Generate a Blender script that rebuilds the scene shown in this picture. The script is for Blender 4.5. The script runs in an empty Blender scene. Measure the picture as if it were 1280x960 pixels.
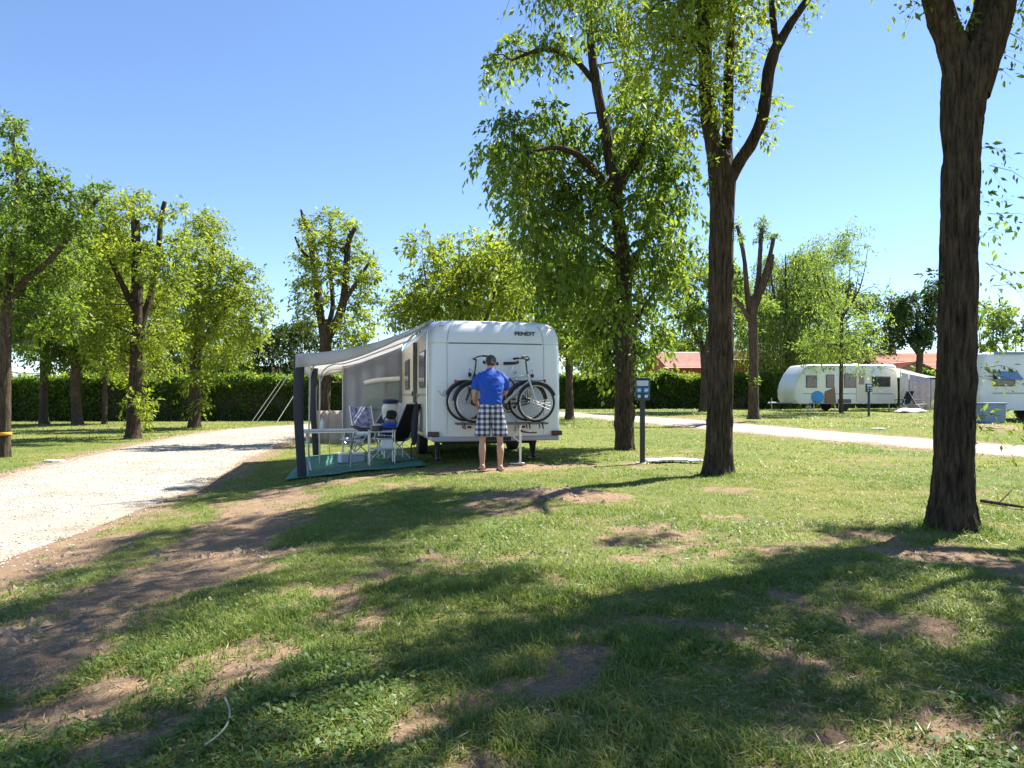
import bpy, bmesh, math, random
import numpy as np
from mathutils import Vector, Matrix

random.seed(7)
rng = np.random.default_rng(11)
sc = bpy.context.scene
col = sc.collection
R = math.radians

# ------------------------------------------------------------------ camera, sky, sun, exposure
FPX, HOR, CAMZ = 900.0, 495.0, 1.2          # focal length in photo pixels, horizon row, eye height
cam_d = bpy.data.cameras.new('camera')
cam = bpy.data.objects.new('camera', cam_d); col.objects.link(cam)
cam.location = (0, 0, CAMZ); cam.rotation_euler = (R(90), 0, 0)
cam_d.sensor_width = 36; cam_d.lens = FPX / 1280 * 36
cam_d.shift_y = (HOR - 480) / 1280
cam_d.clip_start = 0.05; cam_d.clip_end = 3000
sc.camera = cam

SUN_AZ, SUN_EL = R(38), R(54)               # azimuth measured from +X towards +Y
sv = Vector((math.cos(SUN_AZ) * math.cos(SUN_EL), math.sin(SUN_AZ) * math.cos(SUN_EL), math.sin(SUN_EL)))
w = bpy.data.worlds.new('World'); sc.world = w; w.use_nodes = True
nt = w.node_tree; nt.nodes.clear()
wo = nt.nodes.new('ShaderNodeOutputWorld'); bg = nt.nodes.new('ShaderNodeBackground')
sky = nt.nodes.new('ShaderNodeTexSky'); sky.sky_type = 'NISHITA'; sky.sun_disc = False
sky.sun_elevation = SUN_EL; sky.sun_rotation = math.pi / 2 - SUN_AZ
sky.air_density = 0.85; sky.dust_density = 0.0; sky.ozone_density = 5.0; sky.altitude = 0
bg.inputs['Strength'].default_value = 0.08
wb = nt.nodes.new('ShaderNodeVectorMath'); wb.operation = 'MULTIPLY'; wb.inputs[1].default_value = (1.02, 1.0, 1.0); nt.links.new(sky.outputs[0], wb.inputs[0]); nt.links.new(wb.outputs[0], bg.inputs['Color']); nt.links.new(bg.outputs[0], wo.inputs['Surface'])

sun_d = bpy.data.lights.new('sun', 'SUN'); sun_d.energy = 5.0; sun_d.angle = R(0.55); sun_d.color = (1.0, 0.94, 0.84)
sun = bpy.data.objects.new('sun', sun_d); col.objects.link(sun); sun.location = (20, 20, 30)
sun.rotation_euler = sv.to_track_quat('Z', 'Y').to_euler()

sc.view_settings.view_transform = 'Standard'; sc.view_settings.look = 'None'
sc.view_settings.gamma = 1.0; sc.view_settings.use_curve_mapping = False
sc.view_settings.exposure = 1.6
sc.render.engine = 'CYCLES'
sc.cycles.use_denoising = True; sc.cycles.denoiser = 'OPENIMAGEDENOISE'; sc.cycles.denoising_input_passes = 'RGB_ALBEDO_NORMAL'; sc.cycles.denoising_prefilter = 'NONE'; sc.cycles.denoising_quality = 'HIGH'
sc.cycles.use_adaptive_sampling = False; sc.cycles.sample_clamp_indirect = 4.0
sc.cycles.max_bounces = 7; sc.cycles.diffuse_bounces = 4; sc.cycles.transmission_bounces = 4
sc.cycles.transparent_max_bounces = 6; sc.cycles.caustics_reflective = False; sc.cycles.caustics_refractive = False

# ------------------------------------------------------------------ helpers
def tag(o, label=None, cat=None, group=None, kind=None):
    if label: o['label'] = label
    if cat: o['category'] = cat
    if group: o['group'] = group
    if kind: o['kind'] = kind
    return o

def empty(name, loc=(0, 0, 0), rz=0.0, label=None, cat=None, group=None, rot=None):
    o = bpy.data.objects.new(name, None); col.objects.link(o)
    o.empty_display_size = 0.2; o.location = loc
    o.rotation_euler = rot if rot else (0, 0, rz)
    return tag(o, label, cat, group)

def link_mesh(name, me, mat=None, parent=None):
    o = bpy.data.objects.new(name, me); col.objects.link(o)
    if mat is not None:
        for m in (mat if isinstance(mat, (list, tuple)) else [mat]): me.materials.append(m)
    if parent is not None: o.parent = parent
    return o

def fast_mesh(name, V, F, smooth=False, mat_idx=None):
    """V (n,3) array, F (m,k) int array of constant k."""
    V = np.asarray(V, np.float32); F = np.asarray(F, np.int32)
    me = bpy.data.meshes.new(name)
    me.vertices.add(len(V)); me.vertices.foreach_set('co', V.ravel())
    m, k = F.shape
    me.loops.add(m * k); me.loops.foreach_set('vertex_index', F.ravel())
    me.polygons.add(m); me.polygons.foreach_set('loop_start', np.arange(0, m * k, k, dtype=np.int32))
    me.polygons.foreach_set('use_smooth', np.full(m, smooth, bool))
    if mat_idx is not None: me.polygons.foreach_set('material_index', np.asarray(mat_idx, np.int32))
    me.update(calc_edges=True)
    return me

def catmull(P, n):
    """resample a polyline of rows (any dimension) to n rows with a Catmull-Rom spline"""
    P = np.asarray(P, float)
    if len(P) == 2:
        t = np.linspace(0, 1, n)[:, None]; return P[0] * (1 - t) + P[1] * t
    Q = np.vstack([2 * P[0] - P[1], P, 2 * P[-1] - P[-2]])
    u = np.linspace(0, len(P) - 1 - 1e-9, n); i = u.astype(int); t = (u - i)[:, None]
    a, b, c, d = Q[i], Q[i + 1], Q[i + 2], Q[i + 3]
    return 0.5 * ((2 * b) + (-a + c) * t + (2 * a - 5 * b + 4 * c - d) * t ** 2 + (-a + 3 * b - 3 * c + d) * t ** 3)

class MB:
    """collects shapes, builds ONE mesh object"""
    def __init__(s): s.v = []; s.f = []
    def add(s, V, F):
        o = len(s.v); s.v += [tuple(map(float, p)) for p in V]; s.f += [tuple(int(i) + o for i in f) for f in F]; return s
    def box(s, x0, x1, y0, y1, z0, z1, M=None):
        V = [(x, y, z) for x in (x0, x1) for y in (y0, y1) for z in (z0, z1)]
        if M is not None: V = [M @ Vector(p) for p in V]
        return s.add(V, [(0, 1, 3, 2), (4, 6, 7, 5), (0, 4, 5, 1), (2, 3, 7, 6), (0, 2, 6, 4), (1, 5, 7, 3)])
    def tube(s, path, rad, seg=8, n=None, cap=True, closed=False, sx=1.0):
        P = np.asarray(path, float)
        rr = np.full(len(P), rad, float) if np.isscalar(rad) else np.asarray(rad, float)
        if n: A = catmull(np.column_stack([P, rr]), n); P, rr = A[:, :3], A[:, 3]
        m = len(P)
        T = np.gradient(P, axis=0)
        if closed: T = np.roll(P, -1, 0) - np.roll(P, 1, 0)
        T /= np.linalg.norm(T, axis=1)[:, None] + 1e-12
        up = np.array([0, 0, 1.0]) if abs(T[0][2]) < 0.9 else np.array([0, 1.0, 0])
        N = np.cross(T[0], up); N /= np.linalg.norm(N)
        V = []
        for i in range(m):
            N = N - T[i] * N.dot(T[i]); N /= np.linalg.norm(N) + 1e-12
            B = np.cross(T[i], N)
            for k in range(seg):
                a = 2 * math.pi * k / seg
                V.append(P[i] + rr[i] * (math.cos(a) * N * sx + math.sin(a) * B))
        F = []
        for i in range(m if closed else m - 1):
            j = (i + 1) % m
            for k in range(seg):
                F.append((i * seg + k, i * seg + (k + 1) % seg, j * seg + (k + 1) % seg, j * seg + k))
        if cap and not closed:
            F.append(tuple(range(seg))[::-1]); F.append(tuple((m - 1) * seg + k for k in range(seg)))
        return s.add(V, F)
    def lathe(s, prof, seg=24, axis='z', c=(0, 0, 0)):
        """prof rows (radius, height)"""
        V = []
        for r, h in prof:
            for k in range(seg):
                a = 2 * math.pi * k / seg; p = (r * math.cos(a), r * math.sin(a), h)
                if axis == 'y': p = (p[0], h, p[1])
                if axis == 'x': p = (h, p[0], p[1])
                V.append((p[0] + c[0], p[1] + c[1], p[2] + c[2]))
        F = [(i * seg + k, i * seg + (k + 1) % seg, (i + 1) * seg + (k + 1) % seg, (i + 1) * seg + k)
             for i in range(len(prof) - 1) for k in range(seg)]
        F.append(tuple(range(seg))[::-1]); F.append(tuple((len(prof) - 1) * seg + k for k in range(seg)))
        return s.add(V, F)
    def torus(s, Rr, r, seg=40, ms=8, axis='y', c=(0, 0, 0), a0=0.0, a1=2 * math.pi, sq=1.0):
        full = abs(a1 - a0 - 2 * math.pi) < 1e-6
        n = seg if full else seg + 1
        V = []
        for i in range(n):
            a = a0 + (a1 - a0) * i / seg
            for k in range(ms):
                b = 2 * math.pi * k / ms; q = Rr + r * math.cos(b); h = r * sq * math.sin(b)
                p = (q * math.cos(a), h, q * math.sin(a)) if axis == 'y' else (q * math.cos(a), q * math.sin(a), h)
                V.append((p[0] + c[0], p[1] + c[1], p[2] + c[2]))
        F = []
        for i in range(seg):
            j = (i + 1) % n
            for k in range(ms): F.append((i * ms + k, i * ms + (k + 1) % ms, j * ms + (k + 1) % ms, j * ms + k))
        if not full: F.append(tuple(range(ms))[::-1]); F.append(tuple((n - 1) * ms + k for k in range(ms)))
        return s.add(V, F)
    def rings(s, Rg, cap=True):
        """loft through a list of closed rings with equal counts"""
        k = len(Rg[0]); V = [p for r in Rg for p in r]
        F = [(i * k + j, i * k + (j + 1) % k, (i + 1) * k + (j + 1) % k, (i + 1) * k + j) for i in range(len(Rg) - 1) for j in range(k)]
        if cap: F.append(tuple(range(k))[::-1]); F.append(tuple((len(Rg) - 1) * k + j for j in range(k)))
        return s.add(V, F)
    def grid(s, G):
        """G[i][j] points -> open sheet"""
        n, m = len(G), len(G[0])
        return s.add([p for r in G for p in r], [(i * m + j, (i + 1) * m + j, (i + 1) * m + j + 1, i * m + j + 1) for i in range(n - 1) for j in range(m - 1)])
    def ball(s, c, r, seg=16, rings=10):
        rx, ry, rz = (r, r, r) if np.isscalar(r) else r
        Rg = []
        for i in range(rings + 1):
            t = math.pi * (i + 0.02) / (rings + 0.04) - math.pi / 2
            Rg.append([(c[0] + rx * math.cos(t) * math.cos(a), c[1] + ry * math.cos(t) * math.sin(a), c[2] + rz * math.sin(t)) for a in np.linspace(0, 2 * math.pi, seg, endpoint=False)])
        return s.rings(Rg)
    def build(s, name, mat, parent=None, smooth=True, bevel=0.0, solid=0.0, sub=0, ang=35):
        me = bpy.data.meshes.new(name); me.from_pydata(s.v, [], s.f)
        bm = bmesh.new(); bm.from_mesh(me)
        bmesh.ops.recalc_face_normals(bm, faces=bm.faces)
        if smooth:
            for f in bm.faces: f.smooth = True
            for e in bm.edges:
                if len(e.link_faces) == 2 and e.calc_face_angle(0) > R(ang): e.smooth = False
        bm.to_mesh(me); bm.free()
        o = link_mesh(name, me, mat, parent)
        if solid: m = o.modifiers.new('solid', 'SOLIDIFY'); m.thickness = solid; m.offset = 0
        if bevel: m = o.modifiers.new('bevel', 'BEVEL'); m.width = bevel; m.segments = 2; m.limit_method = 'ANGLE'
        if sub: m = o.modifiers.new('sub', 'SUBSURF'); m.levels = m.render_levels = sub
        return o

def children(o): return [c for c in bpy.data.objects if c.parent == o]
def copy_tree(o, parent=None, label=None):
    c = o.copy(); col.objects.link(c)
    if parent is not None: c.parent = parent
    if label: c['label'] = label
    for ch in children(o): copy_tree(ch, c)
    return c

# ---- value noise
def _h(ix, iy, iz, seed):
    n = (ix.astype(np.int64) * 374761393 + iy.astype(np.int64) * 668265263 + iz.astype(np.int64) * 2147483647 + seed * 974634777) & 0xffffffff
    n = ((n ^ (n >> 13)) * 1274126177) & 0xffffffff
    n = ((n ^ (n >> 16)) * 2246822519) & 0xffffffff
    return ((n ^ (n >> 15)) & 0xffff) / 65535.0
def noise3(x, y, z, seed=0):
    x, y, z = np.broadcast_arrays(np.asarray(x, float), np.asarray(y, float), np.asarray(z, float))
    ix, iy, iz = np.floor(x), np.floor(y), np.floor(z); fx, fy, fz = x - ix, y - iy, z - iz
    fx, fy, fz = [t * t * (3 - 2 * t) for t in (fx, fy, fz)]
    r = 0
    for dx in (0, 1):
        for dy in (0, 1):
            for dz in (0, 1):
                wgt = (fx if dx else 1 - fx) * (fy if dy else 1 - fy) * (fz if dz else 1 - fz)
                r = r + wgt * _h(ix + dx, iy + dy, iz + dz, seed)
    return r
def fbm(x, y, z=0.0, seed=0, oct=4):
    r, a, t = 0, 1.0, 0
    for o in range(oct):
        r = r + a * noise3(np.asarray(x) * 2 ** o + 17.3 * o, np.asarray(y) * 2 ** o - 9.1 * o, np.asarray(z) * 2 ** o, seed + o); t += a; a *= 0.5
    return r / t
def sstep(a, b, x):
    t = np.clip((np.asarray(x, float) - a) / (b - a), 0, 1); return t * t * (3 - 2 * t)

# ------------------------------------------------------------------ materials
def mat(name, base, rough=0.6, metal=0.0, var=0.0, scale=8.0, bump=0.0, bscale=60.0, spec=0.5, coat=0.0, dirt=None, dscale=3.0, damt=0.5, trans=0.0, det=6.0, stretch=None):
    """principled with noise colour variation, optional dirt tint, fine bump and thin-sheet translucency"""
    m = bpy.data.materials.new(name); m.use_nodes = True
    n = m.node_tree; L = n.links; p = n.nodes['Principled BSDF']; out = n.nodes['Material Output']
    p.inputs['Roughness'].default_value = rough; p.inputs['Metallic'].default_value = metal
    p.inputs['Specular IOR Level'].default_value = spec; p.inputs['Coat Weight'].default_value = coat
    tc = n.nodes.new('ShaderNodeTexCoord'); src = tc.outputs['Object']
    if stretch:
        mp = n.nodes.new('ShaderNodeMapping'); mp.inputs['Scale'].default_value = stretch; L.new(src, mp.inputs['Vector']); src = mp.outputs[0]
    c = None
    rgb = n.nodes.new('ShaderNodeRGB'); rgb.outputs[0].default_value = (*base, 1); c = rgb.outputs[0]
    if var:
        ns = n.nodes.new('ShaderNodeTexNoise'); ns.inputs['Scale'].default_value = scale; ns.inputs['Detail'].default_value = det; L.new(src, ns.inputs['Vector'])
        mr = n.nodes.new('ShaderNodeMapRange'); mr.inputs['From Min'].default_value = 0.25; mr.inputs['From Max'].default_value = 0.75
        mr.inputs['To Min'].default_value = 1 - var; mr.inputs['To Max'].default_value = 1 + var; L.new(ns.outputs[0], mr.inputs['Value'])
        mx = n.nodes.new('ShaderNodeVectorMath'); mx.operation = 'MULTIPLY'; L.new(c, mx.inputs[0]); L.new(mr.outputs[0], mx.inputs[1]); c = mx.outputs[0]
        m2 = n.nodes.new('ShaderNodeMapRange'); m2.inputs['To Min'].default_value = rough * 0.8; m2.inputs['To Max'].default_value = min(1, rough * 1.2); L.new(ns.outputs[0], m2.inputs['Value']); L.new(m2.outputs[0], p.inputs['Roughness'])
    if dirt:
        ns = n.nodes.new('ShaderNodeTexNoise'); ns.inputs['Scale'].default_value = dscale; ns.inputs['Detail'].default_value = 8; L.new(src, ns.inputs['Vector'])
        mr = n.nodes.new('ShaderNodeMapRange'); mr.inputs['From Min'].default_value = 0.48; mr.inputs['From Max'].default_value = 0.75; mr.inputs['To Max'].default_value = damt; L.new(ns.outputs[0], mr.inputs['Value'])
        mx = n.nodes.new('ShaderNodeMix'); mx.data_type = 'RGBA'; L.new(mr.outputs[0], mx.inputs[0]); L.new(c, mx.inputs[6]); mx.inputs[7].default_value = (*dirt, 1); c = mx.outputs[2]
    L.new(c, p.inputs['Base Color'])
    if bump:
        nb = n.nodes.new('ShaderNodeTexNoise'); nb.inputs['Scale'].default_value = bscale; nb.inputs['Detail'].default_value = 5; L.new(src, nb.inputs['Vector'])
        b = n.nodes.new('ShaderNodeBump'); b.inputs['Strength'].default_value = bump; b.inputs['Distance'].default_value = 0.02; L.new(nb.outputs[0], b.inputs['Height']); L.new(b.outputs[0], p.inputs['Normal'])
    if trans:
        t = n.nodes.new('ShaderNodeBsdfTranslucent'); L.new(c, t.inputs['Color'])
        ms = n.nodes.new('ShaderNodeMixShader'); ms.inputs[0].default_value = trans; L.new(p.outputs[0], ms.inputs[1]); L.new(t.outputs[0], ms.inputs[2]); L.new(ms.outputs[0], out.inputs['Surface'])
    return m

def leaf_mat(name, c1, c2, c3, trans=0.5, nscale=0.7, rough=0.5):
    """leaf/blade: random hue per leaf + patches in space, diffuse + translucent"""
    m = bpy.data.materials.new(name); m.use_nodes = True
    n = m.node_tree; L = n.links; p = n.nodes['Principled BSDF']; out = n.nodes['Material Output']
    g = n.nodes.new('ShaderNodeNewGeometry'); tc = n.nodes.new('ShaderNodeTexCoord')
    r = n.nodes.new('ShaderNodeValToRGB'); e = r.color_ramp.elements
    e[0].color = (*c1, 1); e[1].color = (*c3, 1); k = r.color_ramp.elements.new(0.5); k.color = (*c2, 1)
    ns = n.nodes.new('ShaderNodeTexNoise'); ns.inputs['Scale'].default_value = nscale; ns.inputs['Detail'].default_value = 3; L.new(tc.outputs['Object'], ns.inputs['Vector'])
    a = n.nodes.new('ShaderNodeMath'); a.operation = 'MULTIPLY_ADD'; L.new(g.outputs['Random Per Island'], a.inputs[0]); a.inputs[1].default_value = 0.55
    s = n.nodes.new('ShaderNodeMapRange'); s.inputs['From Min'].default_value = 0.3; s.inputs['From Max'].default_value = 0.7; s.inputs['To Min'].default_value = -0.05; s.inputs['To Max'].default_value = 0.5
    L.new(ns.outputs[0], s.inputs['Value']); L.new(s.outputs[0], a.inputs[2]); L.new(a.outputs[0], r.inputs[0])
    L.new(r.outputs[0], p.inputs['Base Color']); p.inputs['Roughness'].default_value = rough; p.inputs['Specular IOR Level'].default_value = 0.35
    t = n.nodes.new('ShaderNodeBsdfTranslucent')
    hs = n.nodes.new('ShaderNodeHueSaturation'); hs.inputs['Hue'].default_value = 0.485; hs.inputs['Saturation'].default_value = 1.05; hs.inputs['Value'].default_value = 2.1
    L.new(r.outputs[0], hs.inputs['Color']); L.new(hs.outputs[0], t.inputs['Color'])
    ms = n.nodes.new('ShaderNodeMixShader'); ms.inputs[0].default_value = trans; L.new(p.outputs[0], ms.inputs[1]); L.new(t.outputs[0], ms.inputs[2]); L.new(ms.outputs[0], out.inputs['Surface'])
    return m

def bark_mat(name, c1, c2, vs=(11, 11, 1.3)):
    m = bpy.data.materials.new(name); m.use_nodes = True
    n = m.node_tree; L = n.links; p = n.nodes['Principled BSDF']
    tc = n.nodes.new('ShaderNodeTexCoord'); mp = n.nodes.new('ShaderNodeMapping'); mp.inputs['Scale'].default_value = vs; L.new(tc.outputs['Object'], mp.inputs['Vector'])
    a = n.nodes.new('ShaderNodeTexNoise'); a.inputs['Scale'].default_value = 3.0; a.inputs['Detail'].default_value = 8; a.inputs['Roughness'].default_value = 0.7; L.new(mp.outputs[0], a.inputs['Vector'])
    b = n.nodes.new('ShaderNodeTexNoise'); b.inputs['Scale'].default_value = 1.3; b.inputs['Detail'].default_value = 4; L.new(tc.outputs['Object'], b.inputs['Vector'])
    r = n.nodes.new('ShaderNodeValToRGB'); e = r.color_ramp.elements; e[0].position = 0.36; e[1].position = 0.66; e[0].color = (*c1, 1); e[1].color = (*c2, 1); L.new(a.outputs[0], r.inputs[0])
    mx = n.nodes.new('ShaderNodeMix'); mx.data_type = 'RGBA'; mx.blend_type = 'MULTIPLY'; mx.inputs[0].default_value = 0.6
    r2 = n.nodes.new('ShaderNodeValToRGB'); r2.color_ramp.elements[0].color = (0.55, 0.55, 0.5, 1); r2.color_ramp.elements[1].color = (1.25, 1.15, 1.05, 1); r2.color_ramp.elements[0].position = 0.35; r2.color_ramp.elements[1].position = 0.65; L.new(b.outputs[0], r2.inputs[0])
    L.new(r.outputs[0], mx.inputs[6]); L.new(r2.outputs[0], mx.inputs[7]); L.new(mx.outputs[2], p.inputs['Base Color'])
    p.inputs['Roughness'].default_value = 0.92; p.inputs['Specular IOR Level'].default_value = 0.2
    bp = n.nodes.new('ShaderNodeBump'); bp.inputs['Strength'].default_value = 1.0; bp.inputs['Distance'].default_value = 0.05; L.new(a.outputs[0], bp.inputs['Height']); L.new(bp.outputs[0], p.inputs['Normal'])
    return m

M = {}
M['bark'] = bark_mat('bark', (0.016, 0.012, 0.009), (0.135, 0.1, 0.07))
M['bark2'] = bark_mat('bark_grey', (0.028, 0.02, 0.015), (0.17, 0.128, 0.092))
M['leaf'] = leaf_mat('leaf_mid', (0.04, 0.085, 0.014), (0.09, 0.155, 0.022), (0.18, 0.23, 0.03), trans=0.52)
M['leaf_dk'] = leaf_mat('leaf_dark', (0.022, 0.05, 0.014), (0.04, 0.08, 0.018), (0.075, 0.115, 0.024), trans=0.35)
M['leaf_yl'] = leaf_mat('leaf_fresh', (0.08, 0.135, 0.016), (0.155, 0.215, 0.024), (0.235, 0.29, 0.042), trans=0.5)
M['leaf_wil'] = leaf_mat('leaf_willow', (0.075, 0.14, 0.026), (0.14, 0.22, 0.038), (0.21, 0.28, 0.055), trans=0.52)
M['leaf_hedge'] = leaf_mat('leaf_hedge', (0.04, 0.095, 0.02), (0.085, 0.155, 0.028), (0.16, 0.21, 0.035), trans=0.5)
M['grass'] = leaf_mat('grass_blade', (0.06, 0.12, 0.02), (0.12, 0.185, 0.033), (0.24, 0.25, 0.085), trans=0.38, nscale=0.55)
M['white'] = mat('white_gelcoat', (0.78, 0.8, 0.82), 0.3, var=0.035, scale=1.2, dirt=(0.5, 0.5, 0.47), dscale=1.1, damt=0.3, coat=0.15)
M['cream'] = mat('cream_side_sheet', (0.74, 0.69, 0.58), 0.38, var=0.04, scale=1.5, bump=0.15, bscale=90)
M['trim'] = mat('grey_plastic_trim', (0.36, 0.37, 0.38), 0.5, var=0.1)
M['seam'] = mat('dark_panel_seam', (0.12, 0.13, 0.14), 0.6, var=0.1)
M['black'] = mat('black_rubber', (0.018, 0.018, 0.02), 0.65, var=0.2, scale=20)
M['blackgl'] = mat('black_lacquer', (0.02, 0.021, 0.024), 0.3, var=0.1)
M['glass'] = mat('dark_tinted_window', (0.03, 0.035, 0.04), 0.08, spec=0.8, coat=0.3, var=0.1, scale=2)
M['alu'] = mat('brushed_aluminium', (0.62, 0.63, 0.64), 0.32, 1.0, var=0.08, scale=15)
M['steel'] = mat('galvanised_steel', (0.45, 0.46, 0.47), 0.45, 0.9, var=0.15, scale=12)
M['red'] = mat('red_lens', (0.16, 0.012, 0.01), 0.2, var=0.05)
M['amber'] = mat('amber_lens', (0.7, 0.22, 0.02), 0.2, var=0.05)
M['canopy'] = mat('awning_canvas_pale', (0.82, 0.81, 0.8), 0.8, var=0.05, scale=2.5, bump=0.25, bscale=7, trans=0.6, dirt=(0.6, 0.58, 0.53), dscale=1.5, damt=0.4)
M['grey_canvas'] = mat('grey_wall_canvas', (0.36, 0.385, 0.45), 0.85, var=0.08, scale=3, bump=0.3, bscale=9, trans=0.4)
M['dark_canvas'] = mat('charcoal_canvas', (0.03, 0.033, 0.042), 0.8, var=0.2, scale=6, bump=0.3, bscale=20)
M['beige_canvas'] = mat('beige_windbreak', (0.46, 0.4, 0.36), 0.85, var=0.1, scale=4, bump=0.3, bscale=12, trans=0.2)
M['foil'] = mat('clear_window_foil', (0.17, 0.21, 0.22), 0.15, var=0.3, scale=3, spec=0.7)
M['green_mat'] = mat('green_groundsheet', (0.02, 0.16, 0.125), 0.75, var=0.2, scale=9, bump=0.4, bscale=14, dirt=(0.2, 0.17, 0.11), dscale=2.5, damt=0.35)
M['navy'] = mat('navy_padding', (0.03, 0.04, 0.12), 0.8, var=0.25, scale=14, bump=0.3, bscale=30)
M['floral'] = mat('blue_white_print', (0.16, 0.2, 0.34), 0.8, var=1.0, scale=11, det=2, bump=0.3, bscale=30)
M['blue'] = mat('royal_blue_cloth', (0.012, 0.075, 0.46), 0.8, var=0.12, scale=9, bump=0.35, bscale=14)
M['sky_blue'] = mat('bright_blue_plastic', (0.05, 0.3, 0.66), 0.45, var=0.1)
M['pale_blue'] = mat('pale_blue_plastic', (0.42, 0.53, 0.64), 0.4, var=0.15, scale=9, bump=0.3, bscale=20)
M['white_cloth'] = mat('white_cloth', (0.75, 0.75, 0.74), 0.85, var=0.05, bump=0.3, bscale=20)
M['tabletop'] = mat('grey_table_laminate', (0.5, 0.52, 0.54), 0.4, var=0.08, scale=20)
M['wood'] = mat('weathered_wood', (0.35, 0.27, 0.18), 0.8, var=0.25, scale=5, stretch=(6, 6, 0.6))
M['brown'] = mat('brown_board', (0.25, 0.15, 0.1), 0.7, var=0.15)
M['orange'] = mat('orange_strap', (0.8, 0.36, 0.03), 0.7, var=0.1, scale=20)
M['skin'] = mat('skin', (0.52, 0.3, 0.215), 0.55, var=0.09, scale=9, bump=0.08, bscale=60, spec=0.35)
M['hair'] = mat('dark_hair', (0.045, 0.032, 0.024), 0.6, var=0.4, scale=60, bump=0.6, bscale=120)
M['sandal'] = mat('brown_leather', (0.09, 0.055, 0.035), 0.6, var=0.2)
M['silver'] = mat('silver_bike_paint', (0.5, 0.52, 0.55), 0.3, 0.6, var=0.05, coat=0.4)
M['terracotta'] = mat('terracotta_tiles', (0.42, 0.19, 0.12), 0.85, var=0.25, scale=4, bump=0.6, bscale=12, stretch=(1, 3, 1))
M['pink_roof'] = mat('weathered_pink_tiles', (0.46, 0.25, 0.2), 0.85, var=0.25, scale=3, bump=0.6, bscale=12)
M['redwall'] = mat('red_painted_wall', (0.55, 0.1, 0.075), 0.85, var=0.1, scale=2)
M['ochre'] = mat('ochre_render', (0.62, 0.4, 0.2), 0.9, var=0.1, scale=2)
M['stone'] = mat('pale_stone', (0.55, 0.53, 0.48), 0.85, var=0.15, scale=12, bump=0.4, bscale=30)
M['pebble'] = mat('white_pebble', (0.42, 0.39, 0.34), 0.85, var=0.2, scale=20)
M['clod'] = mat('soil_clod', (0.22, 0.162, 0.118), 0.95, var=0.3, scale=12, bump=0.5, bscale=60)
M['hose'] = mat('pale_green_hose', (0.27, 0.31, 0.2), 0.5, var=0.1, scale=12)
M['pvc_blue'] = mat('dark_blue_enclosure', (0.02, 0.06, 0.12), 0.4, var=0.1)
M['label'] = mat('white_printed_label', (0.6, 0.63, 0.72), 0.5, var=0.1, scale=30)
M['dark_core'] = mat('hedge_dark_core', (0.03, 0.028, 0.016), 1.0, var=0.4, scale=6)
M['pink_curtain'] = mat('pink_grey_curtain', (0.5, 0.4, 0.42), 0.85, var=0.3, scale=5, stretch=(3, 3, 1))
M['awn_blue'] = mat('blue_grey_blind', (0.2, 0.28, 0.42), 0.7, var=0.08)

# ------------------------------------------------------------------ terrain
def ground0(x, y):
    """smooth lie of the land: falls towards the left road, rises gently beyond the right road"""
    x = np.asarray(x, float); y = np.asarray(y, float)
    z = -0.35 * sstep(0.0, -6.0, x) * (1 - 0.6 * sstep(45, 70, y))
    z = z + 0.36 * sstep(18, 42, y) * sstep(-8, 4, x)
    return z
def at(px, py_or_none, Y):
    """world X for a photo column at depth Y, and Z for a row"""
    return (px - 640) / FPX * Y, CAMZ + (HOR - (py_or_none or HOR)) / FPX * Y
def gp(px, py):
    """point of the ground seen at a photo pixel"""
    z = 0.0; Y = 10.0
    for _ in range(30):
        Y = (CAMZ - z) * FPX / (py - HOR); z = float(ground0((px - 640) / FPX * Y, Y))
    return np.array([(px - 640) / FPX * Y, Y, z])

ROADP = np.array([(-5.9, -6, 2.0), (-6.1, 0, 2.0), (-6.45, 6, 2.1), (-7.3, 12, 2.25), (-8.7, 18, 2.35), (-10.2, 26, 2.5), (-11.0, 33, 2.5), (-9.0, 39, 2.3), (-4.0, 41.5, 2.1), (1.0, 38.5, 1.9),
                  (5.0, 32.5, 1.8), (8.2, 25.5, 1.8), (10.6, 18.2, 1.75), (12.2, 12, 1.75), (13.5, 5, 1.75), (14.5, -4, 1.75)])
RD = catmull(ROADP, 260)
def road_dist(x, y):
    """signed distance to the gravel edge (negative on the gravel)"""
    x = np.asarray(x, float).ravel(); y = np.asarray(y, float).ravel(); out = np.empty(len(x))
    for i in range(0, len(x), 4000):
        dx = x[i:i + 4000, None] - RD[None, :, 0]; dy = y[i:i + 4000, None] - RD[None, :, 1]
        out[i:i + 4000] = (np.sqrt(dx * dx + dy * dy) - RD[None, :, 2]).min(1)
    return out

def seg_dist(x, y, P):
    d = np.full(np.shape(x), 1e9)
    for a, b in zip(P[:-1], P[1:]):
        ab = b - a; t = np.clip(((x - a[0]) * ab[0] + (y - a[1]) * ab[1]) / (ab @ ab + 1e-9), 0, 1)
        d = np.minimum(d, np.hypot(x - a[0] - t * ab[0], y - a[1] - t * ab[1]))
    return d
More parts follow.
